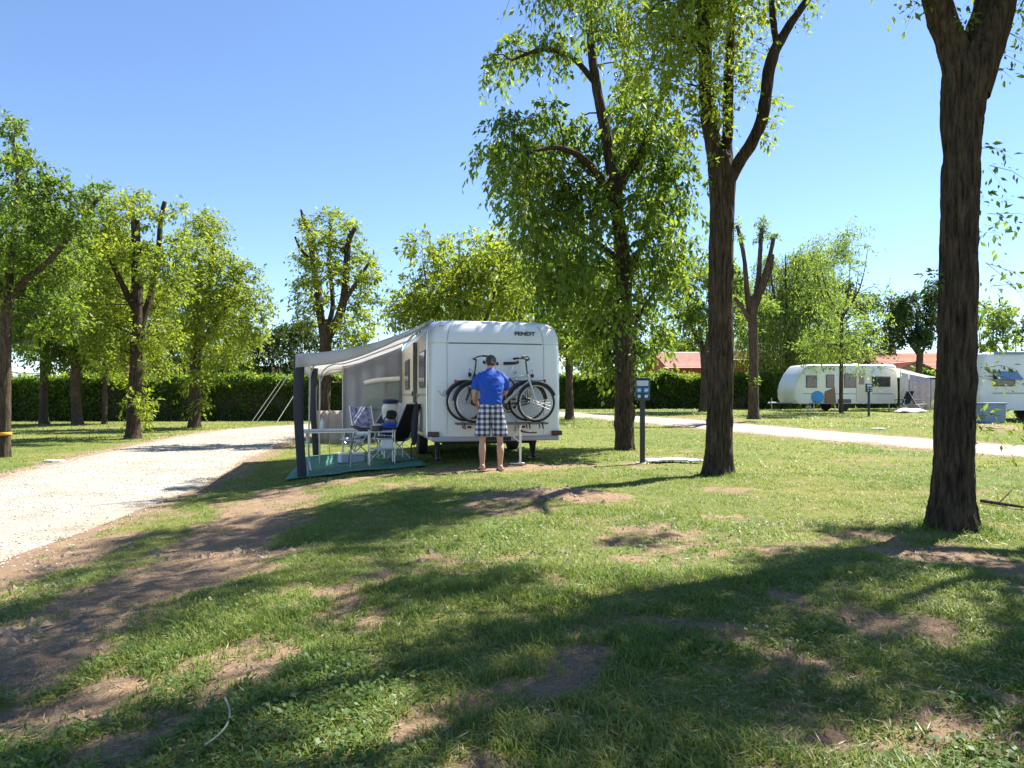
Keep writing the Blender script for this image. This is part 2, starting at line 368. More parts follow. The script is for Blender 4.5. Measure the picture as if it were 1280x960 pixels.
# bare-soil bands and spots: (photo-traced ground points, half width in metres, strength)
BANDS = [([(355, 612), (300, 668), (190, 735), (60, 795), (-60, 850)], 0.42, 1.0),
         ([(120, 680), (50, 705), (-40, 735)], 0.4, 1.0),
         ([(345, 690), (280, 705), (200, 712)], 0.2, 0.9),
         ([(560, 700), (440, 745), (360, 790), (250, 850), (130, 930)], 0.16, 0.6),
         ([(480, 775), (380, 800), (300, 830)], 0.12, 0.6),
         ([(740, 622), (690, 618), (640, 622)], 0.38, 0.95),
         ([(640, 690), (540, 690), (480, 700)], 0.15, 0.4),
         ([(1130, 690), (1210, 700), (1300, 728)], 0.28, 0.95),
         ([(1010, 745), (1090, 775), (1170, 800)], 0.11, 0.75),
         ([(880, 700), (960, 690), (1090, 668)], 0.1, 0.45),
         ([(660, 840), (730, 830), (800, 820)], 0.1, 0.8),
         ([(520, 890), (570, 865), (640, 850)], 0.1, 0.7),
         ([(780, 790), (880, 770)], 0.08, 0.4),
         ([(0, 900), (60, 880), (140, 850)], 0.16, 0.8),
         ([(1230, 850), (1270, 870)], 0.08, 0.8),
         ([(880, 610), (930, 612)], 0.2, 0.5), ([(760, 580), (800, 580)], 0.3, 0.4),
         ([(560, 588), (700, 583)], 0.5, 0.7), ([(380, 607), (530, 590)], 0.35, 0.6),
         ([(860, 524), (1130, 527)], 0.5, 0.75), ([(1230, 532), (1290, 535)], 0.8, 0.8), ([(1225, 632), (1290, 640)], 0.22, 0.6)]
BANDS = [(np.array([gp(*q)[:2] for q in P]), h, s) for P, h, s in BANDS]
def dirt_mask(x, y):
    sh = np.shape(x); x = np.ravel(x).astype(float); y = np.ravel(y).astype(float)
    wx = x + 0.35 * (fbm(x * 1.7, y * 1.7, 0, 5, 3) - 0.5) * 2; wy = y + 0.35 * (fbm(x * 1.7, y * 1.7, 3.7, 6, 3) - 0.5) * 2
    d = np.zeros(len(x))
    for P, h, s in BANDS: d = np.maximum(d, s * (1 - sstep(h * 0.35, h * 2.0, seg_dist(wx, wy, P))))
    n = fbm(x * 0.9, y * 0.9, 0, 21, 4)
    worn = sstep(0.5, 0.8, n) * 0.5                         # general wear of the lawn
    worn = worn * sstep(26, 8, y)
    d = np.maximum(d, worn)
    d = d + (fbm(x * 3.5, y * 3.5, 0, 33, 3) - 0.5) * 1.1 + (fbm(x * 13, y * 13, 0, 37, 2) - 0.5) * 0.8
    return np.clip(d, 0, 1).reshape(sh)

def micro(x, y, d):
    """bumps of the lawn; bare soil lies lower and lumpier"""
    a = sstep(40, 14, np.abs(x) + 0.6 * y)
    return a * ((fbm(x * 1.1, y * 1.1, 0, 50, 4) - 0.5) * 0.09 + (fbm(x * 7, y * 7, 0, 60, 3) - 0.5) * (0.012 + 0.05 * d) - 0.018 * d)

def axis_coords(lo, hi, step, far, grow=1.18):
    c = list(np.arange(lo, hi + 1e-6, step)); s = step
    while c[-1] < far: s *= grow; c.append(c[-1] + s)
    s = step
    while c[0] > -far: s *= grow; c.insert(0, c[0] - s)
    return np.array(c)
gx = axis_coords(-8.5, 8.5, 0.075, 420); gy = axis_coords(1.2, 13, 0.075, 480)
gy = gy[gy > -60]
GX, GY = np.meshgrid(gx, gy)
rdv = road_dist(GX, GY).reshape(GX.shape)
DM = dirt_mask(GX, GY)
DM = np.maximum(DM, 0.9 * (1 - sstep(-0.1, 0.5 , rdv + (fbm(GX * 2.2, GY * 2.2, 0, 3, 3) - 0.5) * 0.9)) * (rdv > -0.6))
GZ = ground0(GX, GY) + micro(GX, GY, DM) * sstep(-0.3, 0.5, rdv) - 0.05 * (1 - sstep(-0.7, -0.15, rdv))
# dug clods along the left edge and the soil mound in front of the man
mnd = gp(690, 620); GZ += 0.10 * np.exp(-(((GX - mnd[0]) / 0.75) ** 2 + ((GY - mnd[1]) / 0.5) ** 2)) * (0.6 + 0.8 * fbm(GX * 5, GY * 5, 0, 77, 3))
ny, nx = GX.shape
idx = np.arange(nx * ny).reshape(ny, nx)
GF = np.stack([idx[:-1, :-1], idx[:-1, 1:], idx[1:, 1:], idx[1:, :-1]], -1).reshape(-1, 4)
gme = fast_mesh('ground', np.stack([GX, GY, GZ], -1).reshape(-1, 3), GF, True)
at_ = gme.attributes.new('dirt', 'FLOAT', 'POINT'); at_.data.foreach_set('value', DM.ravel().astype(np.float32))

def gz(x, y):
    """height of the built ground sheet (bilinear)"""
    x = np.asarray(x, float); y = np.asarray(y, float)
    i = np.clip(np.searchsorted(gx, x) - 1, 0, nx - 2); j = np.clip(np.searchsorted(gy, y) - 1, 0, ny - 2)
    u = (x - gx[i]) / (gx[i + 1] - gx[i]); v = (y - gy[j]) / (gy[j + 1] - gy[j])
    return (GZ[j, i] * (1 - u) + GZ[j, i + 1] * u) * (1 - v) + (GZ[j + 1, i] * (1 - u) + GZ[j + 1, i + 1] * u) * v
def g1(x, y): return float(gz(x, y))

def ground_material():
    m = bpy.data.materials.new('lawn_soil'); m.use_nodes = True
    n = m.node_tree; L = n.links; p = n.nodes['Principled BSDF']; p.inputs['Roughness'].default_value = 0.95; p.inputs['Specular IOR Level'].default_value = 0.15
    tc = n.nodes.new('ShaderNodeTexCoord'); at = n.nodes.new('ShaderNodeAttribute'); at.attribute_name = 'dirt'
    def noise(s, d=6, r=0.6):
        q = n.nodes.new('ShaderNodeTexNoise'); q.inputs['Scale'].default_value = s; q.inputs['Detail'].default_value = d; q.inputs['Roughness'].default_value = r; L.new(tc.outputs['Object'], q.inputs['Vector']); return q.outputs[0]
    def ramp(src, a, b, pa=0.3, pb=0.7, mid=None):
        q = n.nodes.new('ShaderNodeValToRGB'); e = q.color_ramp.elements; e[0].position = pa; e[1].position = pb; e[0].color = (*a, 1); e[1].color = (*b, 1)
        if mid: k = e.new((pa + pb) / 2); k.color = (*mid, 1)
        L.new(src, q.inputs[0]); return q.outputs[0]
    fine, mid, big = noise(55, 8, 0.75), noise(5, 6), noise(0.35, 4)
    grass = ramp(fine, (0.07, 0.085, 0.024), (0.22, 0.21, 0.08), 0.3, 0.72, (0.13, 0.155, 0.042))
    gbig = ramp(big, (0.75, 0.9, 0.75), (1.35, 1.12, 1.1), 0.35, 0.65)
    mg = n.nodes.new('ShaderNodeMix'); mg.data_type = 'RGBA'; mg.blend_type = 'MULTIPLY'; mg.inputs[0].default_value = 1; L.new(grass, mg.inputs[6]); L.new(gbig, mg.inputs[7])
    soil = ramp(fine, (0.12, 0.08, 0.053), (0.32, 0.238, 0.17), 0.28, 0.74, (0.22, 0.153, 0.106))
    straw = ramp(mid, (0.9, 0.9, 0.9), (1.25, 1.2, 1.05), 0.35, 0.65)
    ms = n.nodes.new('ShaderNodeMix'); ms.data_type = 'RGBA'; ms.blend_type = 'MULTIPLY'; ms.inputs[0].default_value = 1; L.new(soil, ms.inputs[6]); L.new(straw, ms.inputs[7])
    a = n.nodes.new('ShaderNodeMath'); a.operation = 'MULTIPLY_ADD'; L.new(mid, a.inputs[0]); a.inputs[1].default_value = 0.5; L.new(at.outputs['Fac'], a.inputs[2])
    f = n.nodes.new('ShaderNodeMapRange'); f.inputs['From Min'].default_value = 0.5; f.inputs['From Max'].default_value = 0.8; L.new(a.outputs[0], f.inputs['Value'])
    mx = n.nodes.new('ShaderNodeMix'); mx.data_type = 'RGBA'; L.new(f.outputs[0], mx.inputs[0]); L.new(mg.outputs[2], mx.inputs[6]); L.new(ms.outputs[2], mx.inputs[7]); L.new(mx.outputs[2], p.inputs['Base Color'])
    b = n.nodes.new('ShaderNodeBump'); b.inputs['Strength'].default_value = 0.8; b.inputs['Distance'].default_value = 0.02; L.new(fine, b.inputs['Height']); L.new(b.outputs[0], p.inputs['Normal'])
    return m
M['lawn'] = ground_material()
ground = link_mesh('ground', gme, M['lawn']); tag(ground, 'worn green lawn with bare brown soil patches', 'ground', kind='structure')

# ------------------------------------------------------------------ gravel road
def gravel_material():
    m = bpy.data.materials.new('white_gravel'); m.use_nodes = True
    n = m.node_tree; L = n.links; p = n.nodes['Principled BSDF']; p.inputs['Roughness'].default_value = 0.95; p.inputs['Specular IOR Level'].default_value = 0.15
    tc = n.nodes.new('ShaderNodeTexCoord')
    v = n.nodes.new('ShaderNodeTexVoronoi'); v.inputs['Scale'].default_value = 38; L.new(tc.outputs['Object'], v.inputs['Vector'])
    q = n.nodes.new('ShaderNodeTexNoise'); q.inputs['Scale'].default_value = 0.9; q.inputs['Detail'].default_value = 8; q.inputs['Roughness'].default_value = 0.65; L.new(tc.outputs['Object'], q.inputs['Vector'])
    r = n.nodes.new('ShaderNodeValToRGB'); e = r.color_ramp.elements; e[0].position = 0.3; e[1].position = 0.68; e[0].color = (0.26, 0.234, 0.192, 1); e[1].color = (0.4, 0.375, 0.33, 1); L.new(q.outputs[0], r.inputs[0])
    s = n.nodes.new('ShaderNodeSeparateColor'); L.new(v.outputs['Color'], s.inputs[0])
    mr = n.nodes.new('ShaderNodeMapRange'); mr.inputs['To Min'].default_value = 0.8; mr.inputs['To Max'].default_value = 1.15; L.new(s.outputs[0], mr.inputs['Value'])
    ac = n.nodes.new('ShaderNodeAttribute'); ac.attribute_name = 'across'
    wob = n.nodes.new('ShaderNodeMath'); wob.operation = 'MULTIPLY_ADD'; L.new(q.outputs[0], wob.inputs[0]); wob.inputs[1].default_value = 0.5; L.new(ac.outputs['Fac'], wob.inputs[2])
    tr = n.nodes.new('ShaderNodeValToRGB'); tr.color_ramp.interpolation = 'B_SPLINE'; e2 = tr.color_ramp.elements
    mr2 = n.nodes.new('ShaderNodeMapRange'); mr2.inputs['From Min'].default_value = -0.75; mr2.inputs['From Max'].default_value = 1.25; L.new(wob.outputs[0], mr2.inputs['Value']); L.new(mr2.outputs[0], tr.inputs[0])
    e2[0].color = (0.8, 0.74, 0.66, 1); e2[1].color = (0.8, 0.74, 0.66, 1)
    for ps, cc in ((0.14, (0.92, 0.9, 0.87)), (0.27, (1.12, 1.12, 1.12)), (0.36, (1.1, 1.1, 1.1)), (0.5, (0.88, 0.86, 0.81)), (0.64, (1.1, 1.1, 1.1)), (0.73, (1.12, 1.12, 1.12)), (0.86, (0.92, 0.9, 0.87))): k_ = e2.new(ps); k_.color = (*cc, 1)
    m0 = n.nodes.new('ShaderNodeVectorMath'); m0.operation = 'MULTIPLY'; L.new(r.outputs[0], m0.inputs[0]); L.new(tr.outputs[0], m0.inputs[1])
    mx = n.nodes.new('ShaderNodeVectorMath'); mx.operation = 'MULTIPLY'; L.new(m0.outputs[0], mx.inputs[0]); L.new(mr.outputs[0], mx.inputs[1]); L.new(mx.outputs[0], p.inputs['Base Color'])
    b = n.nodes.new('ShaderNodeBump'); b.inputs['Strength'].default_value = 0.9; b.inputs['Distance'].default_value = 0.015; b.invert = True; L.new(v.outputs['Distance'], b.inputs['Height']); L.new(b.outputs[0], p.inputs['Normal'])
    return m
M['gravel'] = gravel_material()
rp = catmull(ROADP, 700); T = np.gradient(rp[:, :2], axis=0); T /= np.linalg.norm(T, axis=1)[:, None]; NRM = np.stack([-T[:, 1], T[:, 0]], 1)
rows = []
for i in range(len(rp)):
    eL = rp[i, 2] + (float(fbm(i * 0.11, 0.3, 0, 8, 3)) - 0.5) * 0.55; eR = rp[i, 2] + (float(fbm(i * 0.11, 7.3, 0, 9, 3)) - 0.5) * 0.55
    row = []
    for u in np.linspace(-1, 1, 15):
        o = u * (eL if u > 0 else eR); x, y = rp[i, :2] + NRM[i] * o
        row.append((x, y, float(ground0(x, y)) + 0.012 - 0.05 * abs(u) ** 8 + 0.02 * (float(fbm(x * 1.2, y * 1.2, 0, 4, 2)) - 0.5) * (1 - abs(u) ** 4)))
    rows.append(row)
road = MB().grid(rows).build('gravel_road', M['gravel'])
ta = road.data.attributes.new('across', 'FLOAT', 'POINT'); ta.data.foreach_set('value', np.tile(np.linspace(-1, 1, 15), len(rp)).astype(np.float32)); tag(road, 'pale gravel drive looping past the pitches', 'road', kind='structure')

def scatter_stones(name, X, Y, Z, S, mat_, label, cat):
    """squashed jittered octahedra as one mass"""
    n = len(X); base = np.array([(1, 0, 0), (0, 1, 0), (-1, 0, 0), (0, -1, 0), (0, 0, .75), (0, 0, -.6)], float)
    V = base[None] * (S[:, None, None]) * rng.uniform(0.55, 1.35, (n, 6, 3)) 
    a = rng.uniform(0, 6.28, n); c, s = np.cos(a)[:, None], np.sin(a)[:, None]
    V = np.stack([V[..., 0] * c - V[..., 1] * s + X[:, None], V[..., 0] * s + V[..., 1] * c + Y[:, None], V[..., 2] + Z[:, None] + 0.25 * S[:, None]], -1)
    F = np.array([(0, 1, 4), (1, 2, 4), (2, 3, 4), (3, 0, 4), (1, 0, 5), (2, 1, 5), (3, 2, 5), (0, 3, 5)])
    F = (F[None] + 6 * np.arange(n)[:, None, None]).reshape(-1, 3)
    o = link_mesh(name, fast_mesh(name, V.reshape(-1, 3), F, False), mat_); tag(o, label, cat, kind='stuff'); return o
n = 9000
u = rng.uniform(0, 1, n) ** 1.6; yy = 5.5 + 26 * u; xx = np.interp(yy, RD[:100, 1], RD[:100, 0]) + rng.uniform(-2.75, 2.75, n)
d_ = road_dist(xx, yy); k = d_ < rng.exponential(0.12, n); xx, yy, d_ = xx[k], yy[k], d_[k]
zz = np.where(d_ < -0.1, ground0(xx, yy) + 0.014, gz(xx, yy))
scatter_stones('gravel_stones', xx, yy, zz, rng.uniform(0.006, 0.014, len(xx)) * (1 + yy / 40), M['pebble'], 'loose white gravel stones on the left drive', 'gravel')

# ------------------------------------------------------------------ grass blades
TB = [(*gp(1190, 660)[:2], .26), (*gp(898, 592)[:2], .25), (*gp(780, 562)[:2], .24), (*gp(803, 580)[:2], .1)]
def blades(N, y0, y1, hgt, wid, segs, seed, power=1.0):
    r = np.random.default_rng(seed)
    Y = y0 + (y1 - y0) * r.uniform(0, 1, N) ** power
    X = (r.uniform(-1, 1, N)) * (0.82 * Y + 1.1)
    t = fbm(X * 3.3, Y * 3.3, 0, 71, 3)                          # tufts
    d = dirt_mask(X, Y); rd = road_dist(X, Y)
    keep = ((rd > -0.05 + 0.25 * (t - 0.4)) | ((rd > -.75) & (t > .62) & (r.uniform(0, 1, N) < .35))) & (r.uniform(0, 1, N) < np.clip(1.12 - 1.3 * d, 0.03, 1) * np.clip(0.25 + 1.6 * (t - 0.22), 0.15, 1))
    X, Y, t, d = X[keep], Y[keep], t[keep], d[keep]; n = len(X)
    Z = gz(X, Y) - 0.004
    tall = fbm(X * 0.8, Y * 0.8, 0, 91, 3)
    H = hgt * (0.45 + 0.9 * t) * (0.45 + 1.1 * tall) * (r.uniform(0.4, 1.35, n) + (r.uniform(0, 1, n) > .97) * r.uniform(0.2, 1.2, n)) * (1 - 0.45 * d)
    for bx_, by_, br_ in TB: H = H * (1 + 1.3 * np.exp(-((np.hypot(X - bx_, Y - by_) - br_) / .12) ** 2))      # unmown round the trunks
    a = r.uniform(0, 6.28, n); ln = r.uniform(0.15, 1.5, n) ** 1.2 * H
    wv = np.stack([-np.sin(a), np.cos(a), np.zeros(n)], 1) * (wid * r.uniform(0.6, 1.4, n))[:, None]
    lv = np.stack([np.cos(a), np.sin(a), np.zeros(n)], 1)
    B = np.stack([X, Y, Z], 1); up = np.array([0, 0, 1.0])
    if segs == 1:
        V = np.stack([B - wv, B + wv, B + lv * ln[:, None] + up * (H * 0.88)[:, None]], 1); F = np.array([[0, 1, 2]]); kv = 3
    else:
        Mi = B + lv * (ln * 0.28)[:, None] + up * (H * 0.62)[:, None]
        V = np.stack([B - wv, B + wv, Mi + wv * 0.75, Mi - wv * 0.75, B + lv * ln[:, None] + up * (H * 0.95)[:, None]], 1); F = np.array([[0, 1, 2], [0, 2, 3], [3, 2, 4]]); kv = 5
    return V.reshape(-1, 3), (F[None] + kv * np.arange(n)[:, None, None]).reshape(-1, 3)
def join_blades(name, parts, label):
    Vs, Fs, o = [], [], 0
    for V, F in parts: Vs.append(V); Fs.append(F + o); o += len(V)
    ob = link_mesh(name, fast_mesh(name, np.vstack(Vs), np.vstack(Fs), False), M['grass']); tag(ob, label, 'grass', kind='stuff')
join_blades('lawn_grass', [blades(270000, 1.7, 5.0, 0.038, 0.0028, 2, 1), blades(430000, 4.6, 11, 0.036, 0.0042, 1, 2, 0.9), blades(270000, 10.5, 26, 0.036, 0.009, 1, 3, 1.0), blades(130000, 25, 62, 0.07, 0.02, 1, 4, 1.0)],
            'short mown grass blades covering the lawn')

# crumbs of turned soil
n = 26000; yy = 2.2 + 10 * rng.uniform(0, 1, n); xx = rng.uniform(-1, 1, n) * (0.76 * yy + 0.3)
dm = dirt_mask(xx, yy); k = (rng.uniform(0, 1, n) < (dm - 0.45) * 1.6) & (road_dist(xx, yy) > 0.0) ; xx, yy = xx[k], yy[k]
scatter_stones('soil_crumbs', xx, yy, gz(xx, yy) - 0.006, np.clip(rng.exponential(0.005, len(xx)) + 0.003, 0, .02), M['clod'], 'brown crumbs of dug soil on bare patches', 'soil')
n = 160
pc = [gp(*q) for q in [(60, 705), (110, 690), (30, 730), (50, 790), (20, 800), (250, 690), (320, 690), (650, 612), (680, 622), (720, 628), (700, 618), (600, 690)]]
xx = np.concatenate([rng.normal(p[0], 0.28, n // 2) for p in pc]); yy = np.concatenate([rng.normal(p[1], 0.17, n // 2) for p in pc]); k = road_dist(xx, yy) > 0.05; xx, yy = xx[k], yy[k]
scatter_stones('soil_clods', xx, yy, gz(xx, yy) - 0.012, np.clip(rng.exponential(0.012, len(xx)) + 0.008, 0, .05), M['clod'], 'larger brown clods of dug soil by the drive and mound', 'soil')

# dead straw, leaf litter and small broad-leaved weeds between the blades
def flat_bits(N, seed, length, aspect, y1, tilt, on_dirt):
    r = np.random.default_rng(seed); Y = 1.8 + (y1 - 1.8) * r.uniform(0, 1, N) ** 1.3; X = r.uniform(-1, 1, N) * (0.76 * Y + .3); d = dirt_mask(X, Y); t = noise3(X * 1.6, Y * 1.6, 0, seed)
    k = (road_dist(X, Y) > .1) & (r.uniform(0, 1, N) < (np.clip(.34 - .1 * d, 0, 1) if on_dirt else np.clip(1 - 1.6 * d, 0, 1) * sstep(.5, .75, t))); X, Y = X[k], Y[k]; n = len(X)
    a = r.uniform(0, 6.28, n); up = r.uniform(-tilt, tilt, n); ax = np.stack([np.cos(a) * np.cos(up), np.sin(a) * np.cos(up), np.sin(up)], 1); wv = np.stack([-np.sin(a), np.cos(a), r.normal(0, .3, n)], 1); ll = (length * r.uniform(.5, 1.5, n))[:, None]
    B = np.stack([X, Y, gz(X, Y) + (.008 if on_dirt else .022) + r.uniform(0, .012, n)], 1)
    V = np.stack([B, B + ax * ll * .5 + wv * ll * aspect, B + ax * ll, B + ax * ll * .5 - wv * ll * aspect], 1); return V.reshape(-1, 3), np.arange(4 * n).reshape(-1, 4)
M['straw'] = leaf_mat('dead_straw', (0.16, 0.11, 0.055), (0.3, 0.23, 0.12), (0.42, 0.34, 0.2), trans=0.15)
M['weed'] = leaf_mat('clover_leaf', (0.05, 0.1, 0.022), (0.085, 0.15, 0.03), (0.13, 0.19, 0.04), trans=0.35, nscale=2)
tag(link_mesh('dead_straw', fast_mesh('dead_straw', *flat_bits(110000, 61, .05, .035, 11, .35, True), False), M['straw']), 'dead straw and leaf litter lying in the lawn', 'litter', kind='stuff')
tag(link_mesh('clover_weeds', fast_mesh('clover_weeds', *flat_bits(60000, 62, .022, .36, 7, .7, False), False), M['weed']), 'small clover weeds growing in the foreground lawn', 'weeds', kind='stuff')

# ------------------------------------------------------------------ trees
def bark_tube(path, seg, step, ridge=0.012, flare=0.0, seed=0, cap=True, knots=0.0):
    """path rows (x,y,z,r): ridged, slightly lumpy tube -> quads"""
    P = np.asarray(path, float); Lg = np.linalg.norm(np.diff(P[:, :3], axis=0), axis=1).sum()
    n = max(4, int(Lg / step)); A = catmull(P, n); C, r = A[:, :3], np.maximum(A[:, 3], 0.004)
    T = np.gradient(C, axis=0); T /= np.linalg.norm(T, axis=1)[:, None]
    ref = np.array([0, 1.0, 0]) if abs(T[0][1]) < 0.8 else np.array([1.0, 0, 0])
    N = np.empty_like(C); v = np.cross(ref, T[0]); v /= np.linalg.norm(v)
    for i in range(n):
        v = v - T[i] * (v @ T[i]); v /= np.linalg.norm(v); N[i] = v
    B = np.cross(T, N)
    a = np.linspace(0, 2 * math.pi, seg, endpoint=False); s = np.concatenate([[0], np.cumsum(np.linalg.norm(np.diff(C, axis=0), axis=1))])
    ca, sa = np.cos(a)[None], np.sin(a)[None]; R0 = r[:, None]
    k = 11.0 / max(0.15, r.max() / 0.2) 
    S = s[:, None]
    f1 = fbm(ca * R0 * 26 + 3 * seed, sa * R0 * 26, S * 3.0 + 0.5 * ca, seed, 2)
    f2 = noise3(ca * R0 * 55, sa * R0 * 55 + seed, S * 11, seed + 9)
    low = fbm(ca * 1.1 + seed, sa * 1.1, S * 0.9, seed + 4, 2) - 0.5
    D = ridge * (.6 - np.abs(f1 - 0.5) * 7) + ridge * 0.6 * (f2 - 0.5) + R0 * 0.16 * low
    if knots: D = D + knots * R0 * np.clip(fbm(ca * 2 + 9 * seed, sa * 2, S * 2.2, seed + 7, 2) - 0.62, 0, 1) * 4
    if flare: D = D + R0 * flare * np.exp(-S / 0.22) * (0.6 + 0.75 * np.sin(a[None] * 5 + seed + noise3(ca * 2, sa * 2, 0, seed) * 4) ** 2)
    RR = R0 + D
    V = C[:, None] + RR[..., None] * (ca[..., None] * N[:, None] + sa[..., None] * B[:, None])
    i = np.arange(n - 1)[:, None] * seg; j = np.arange(seg)[None]
    F = np.stack([i + j, i + (j + 1) % seg, i + seg + (j + 1) % seg, i + seg + j], -1).reshape(-1, 4)
    V = V.reshape(-1, 3)
    if cap:                                                     # blunt end: fold the last ring to a centre ring
        tip = C[-1] + T[-1] * r[-1] * 0.25; o = len(V); V = np.vstack([V, tip[None].repeat(seg, 0) + (V[-seg:] - tip) * 0.05]); jj = np.arange(seg)
        F = np.vstack([F, np.stack([o - seg + jj, o - seg + (jj + 1) % seg, o + (jj + 1) % seg, o + jj], -1)])
    return V, F

def merge(parts):
    Vs, Fs, o = [], [], 0
    for V, F in parts: Vs.append(V); Fs.append(F + o); o += len(V)
    return np.vstack(Vs), np.vstack(Fs)

def unit(v): return v / (np.linalg.norm(v, axis=-1, keepdims=True) + 1e-9)

def shoots_mesh(start, dirs, length, droop, K, leaf, aspect, r, spread=0.03, hang=0.5):
    """leaves along curved shoots. start,dirs (S,3); length (S,). returns leaf quads and shoot tubes"""
    S = len(start); t = (np.arange(K)[None] + r.uniform(0, 1, (S, K))) / K
    g = np.array([0, 0, -1.0])
    pos = start[:, None] + dirs[:, None] * (length[:, None] * t)[..., None] + g * (droop * length[:, None] * t ** 2)[..., None]
    tan = unit(dirs[:, None] + g * (2 * droop * t)[..., None])
    rnd = unit(r.normal(0, 1, (S, K, 3)))
    side = unit(np.cross(tan, rnd))
    ax = unit(side + tan * r.uniform(0.2, 0.9, (S, K))[..., None] + g * r.uniform(0.0, 2 * hang, (S, K))[..., None])
    nr = unit(np.array([0, 0, 0.9]) + r.normal(0, 0.65, (S, K, 3)))
    wv = unit(np.cross(ax, nr)); up = np.cross(wv, ax)
    ll = (leaf * r.uniform(0.45, 1.45, (S, K)))[..., None]
    p = pos + side * spread
    V = np.stack([p, p + ax * ll * 0.45 + wv * ll * aspect * 0.5 + up * ll * 0.06, p + ax * ll - up * ll * 0.08, p + ax * ll * 0.45 - wv * ll * aspect * 0.5 + up * ll * 0.06], 2).reshape(-1, 3)
    F = np.arange(len(V)).reshape(-1, 4)
    # shoots
    ts = np.array([0, 0.5, 1.0]); C = start[:, None] + dirs[:, None] * (length[:, None] * ts)[..., None] + g * (droop * length[:, None] * ts ** 2)[..., None]
    u = unit(np.cross(dirs, r.normal(0, 1, (S, 3)))); v = unit(np.cross(dirs, u)); rad = np.array([1.0, 0.7, 0.3]) * leaf * 0.045
    u = u * .7 + v * .7; TV = np.stack([C - u[:, None] * rad[None, :, None], C + u[:, None] * rad[None, :, None]], 2).reshape(-1, 3)
    TF = (np.array([(0, 1, 3, 2), (2, 3, 5, 4)])[None] + 6 * np.arange(S)[:, None, None]).reshape(-1, 4)
    return (V, F), (TV, TF)

DENS = 2.0
def make_tree(name, label, base, trunk, limbs, clumps, lmat, leaf=0.12, aspect=0.5, K=12, dens=1.0, droop=0.45, shoot=0.55, seed=0, bark='bark', seg=20, step=0.12, ridge=0.012, flare=0.25,
              hang=0.5, upbias=0.25, extra=None, group=None, knots=0.0, branch_r=0.022, even=False):
    """trunk / limbs: world polylines with radius. clumps: (x,y,z,r,weight) leafy masses, each carried by a branch grown from the nearest wood"""
    r = np.random.default_rng(1000 + seed)
    bx, by, bz = base; root = empty(name, (bx, by, bz), 0, label, 'tree', group)
    O = np.array([bx, by, bz]); parts = []
    tk = np.asarray(trunk, float).copy(); parts.append(bark_tube(tk, seg, step, ridge, flare, seed, knots=knots))
    for i, l in enumerate(limbs): parts.append(bark_tube(l, max(8, int(seg * 0.7)), step, ridge * 0.7, 0, seed + 3 + i, knots=knots))
    # wood nodes that can carry branches
    W = []
    for k, l in enumerate([tk] + [np.asarray(q, float) for q in limbs]):
        A = catmull(l, 24); W.append(A[(A[:, 2] > bz + (tk[-1, 2] - bz) * 0.25)] if k == 0 else A)
    W = np.vstack(W)
    st, dr, ln = [], [], []
    for (cx, cy, cz, cr, wt) in clumps:
        c = np.array([cx, cy, cz]); dd = np.linalg.norm((W[:, :3] - c) * [1, 1, 0.8], axis=1) + 0.6 * np.clip(W[:, 2] - cz, 0, 9); w0 = W[dd.argmin()]
        rb = min(branch_r * (0.6 + cr), w0[3] * 0.7); d0 = np.linalg.norm(c - w0[:3])
        if d0 > 0.12:
            mid = (w0[:3] + c) / 2 + r.normal(0, 0.08 * d0, 3) + [0, 0, 0.12 * d0]
            parts.append(bark_tube(np.vstack([[*w0[:3], rb], [*mid, rb * 0.7], [*c, rb * 0.35]]), 6, 0.2, 0.002, 0, seed))
        n = max(3, int(46 * DENS * dens * wt * cr ** 2 / (shoot * max(leaf, 0.06) / 0.12) ** 1.0 * 1.3))
        q = unit(r.normal(0, 1, (n, 3))) * (r.uniform(0, 1, (n, 1)) ** (0.45)) * cr * 0.8
        s0 = c + q * [1, 1, 0.85]; di = unit(unit(q) * 0.9 + r.normal(0, 0.55, (n, 3)) + [0, 0, upbias])
        st.append(s0); dr.append(di); ln.append(shoot * r.uniform(0.45, 1.25, n) * min(1.2, 0.5 + cr * 0.7))
    if extra is not None:
        for e in extra: st.append(np.atleast_2d(e[0:3])); dr.append(unit(np.atleast_2d(e[3:6]))); ln.append(np.array([e[6]]))
    V, F = merge(parts)
    tme = fast_mesh('trunk', V - O, F, True); link_mesh('trunk', tme, M[bark], root)
    if st:
        st, dr, ln = np.vstack(st), np.vstack(dr), np.concatenate(ln)
        (LV, LF), (TV, TF) = shoots_mesh(st, dr, ln, droop, K, leaf, aspect, r, hang=hang)
        o = link_mesh('crown', fast_mesh('crown', LV - O, LF, False), M[lmat], root)
        link_mesh('twigs', fast_mesh('twigs', TV - O, TF, False), M[bark], root)['kind'] = 'stuff'
    return root

def P4(px, py, Y, rpx, dy=0.0):
    """photo column/row at depth Y (+dy) and a width in photo pixels -> x,y,z,r"""
    return (*[at(px, py, Y + dy)[0]], Y + dy, at(px, py, Y + dy)[1], max(rpx / FPX * Y / math.sqrt(1 + ((px - 640) / FPX) ** 2) * .97 - .007, .008))
def poly(Y, rows): return np.array([P4(a, b, Y, c, (d[0] if d else 0.0)) for a, b, c, *d in rows])
def cl(Y, rows, r, spread=0.9, k=1.0):
    """leafy masses given by column,row,radius(px) on a tree at depth Y; depth jittered through the crown"""
    out = []
    for a, b, c, *d in rows:
        cr = k * c / FPX * Y; dy = (d[0] if d else r.uniform(-spread, spread)); x, z = at(a, b, Y + dy); out.append((x, Y + dy, z, cr, d[1] if len(d) > 1 else 1.0))
    return out
rt = np.random.default_rng(5)

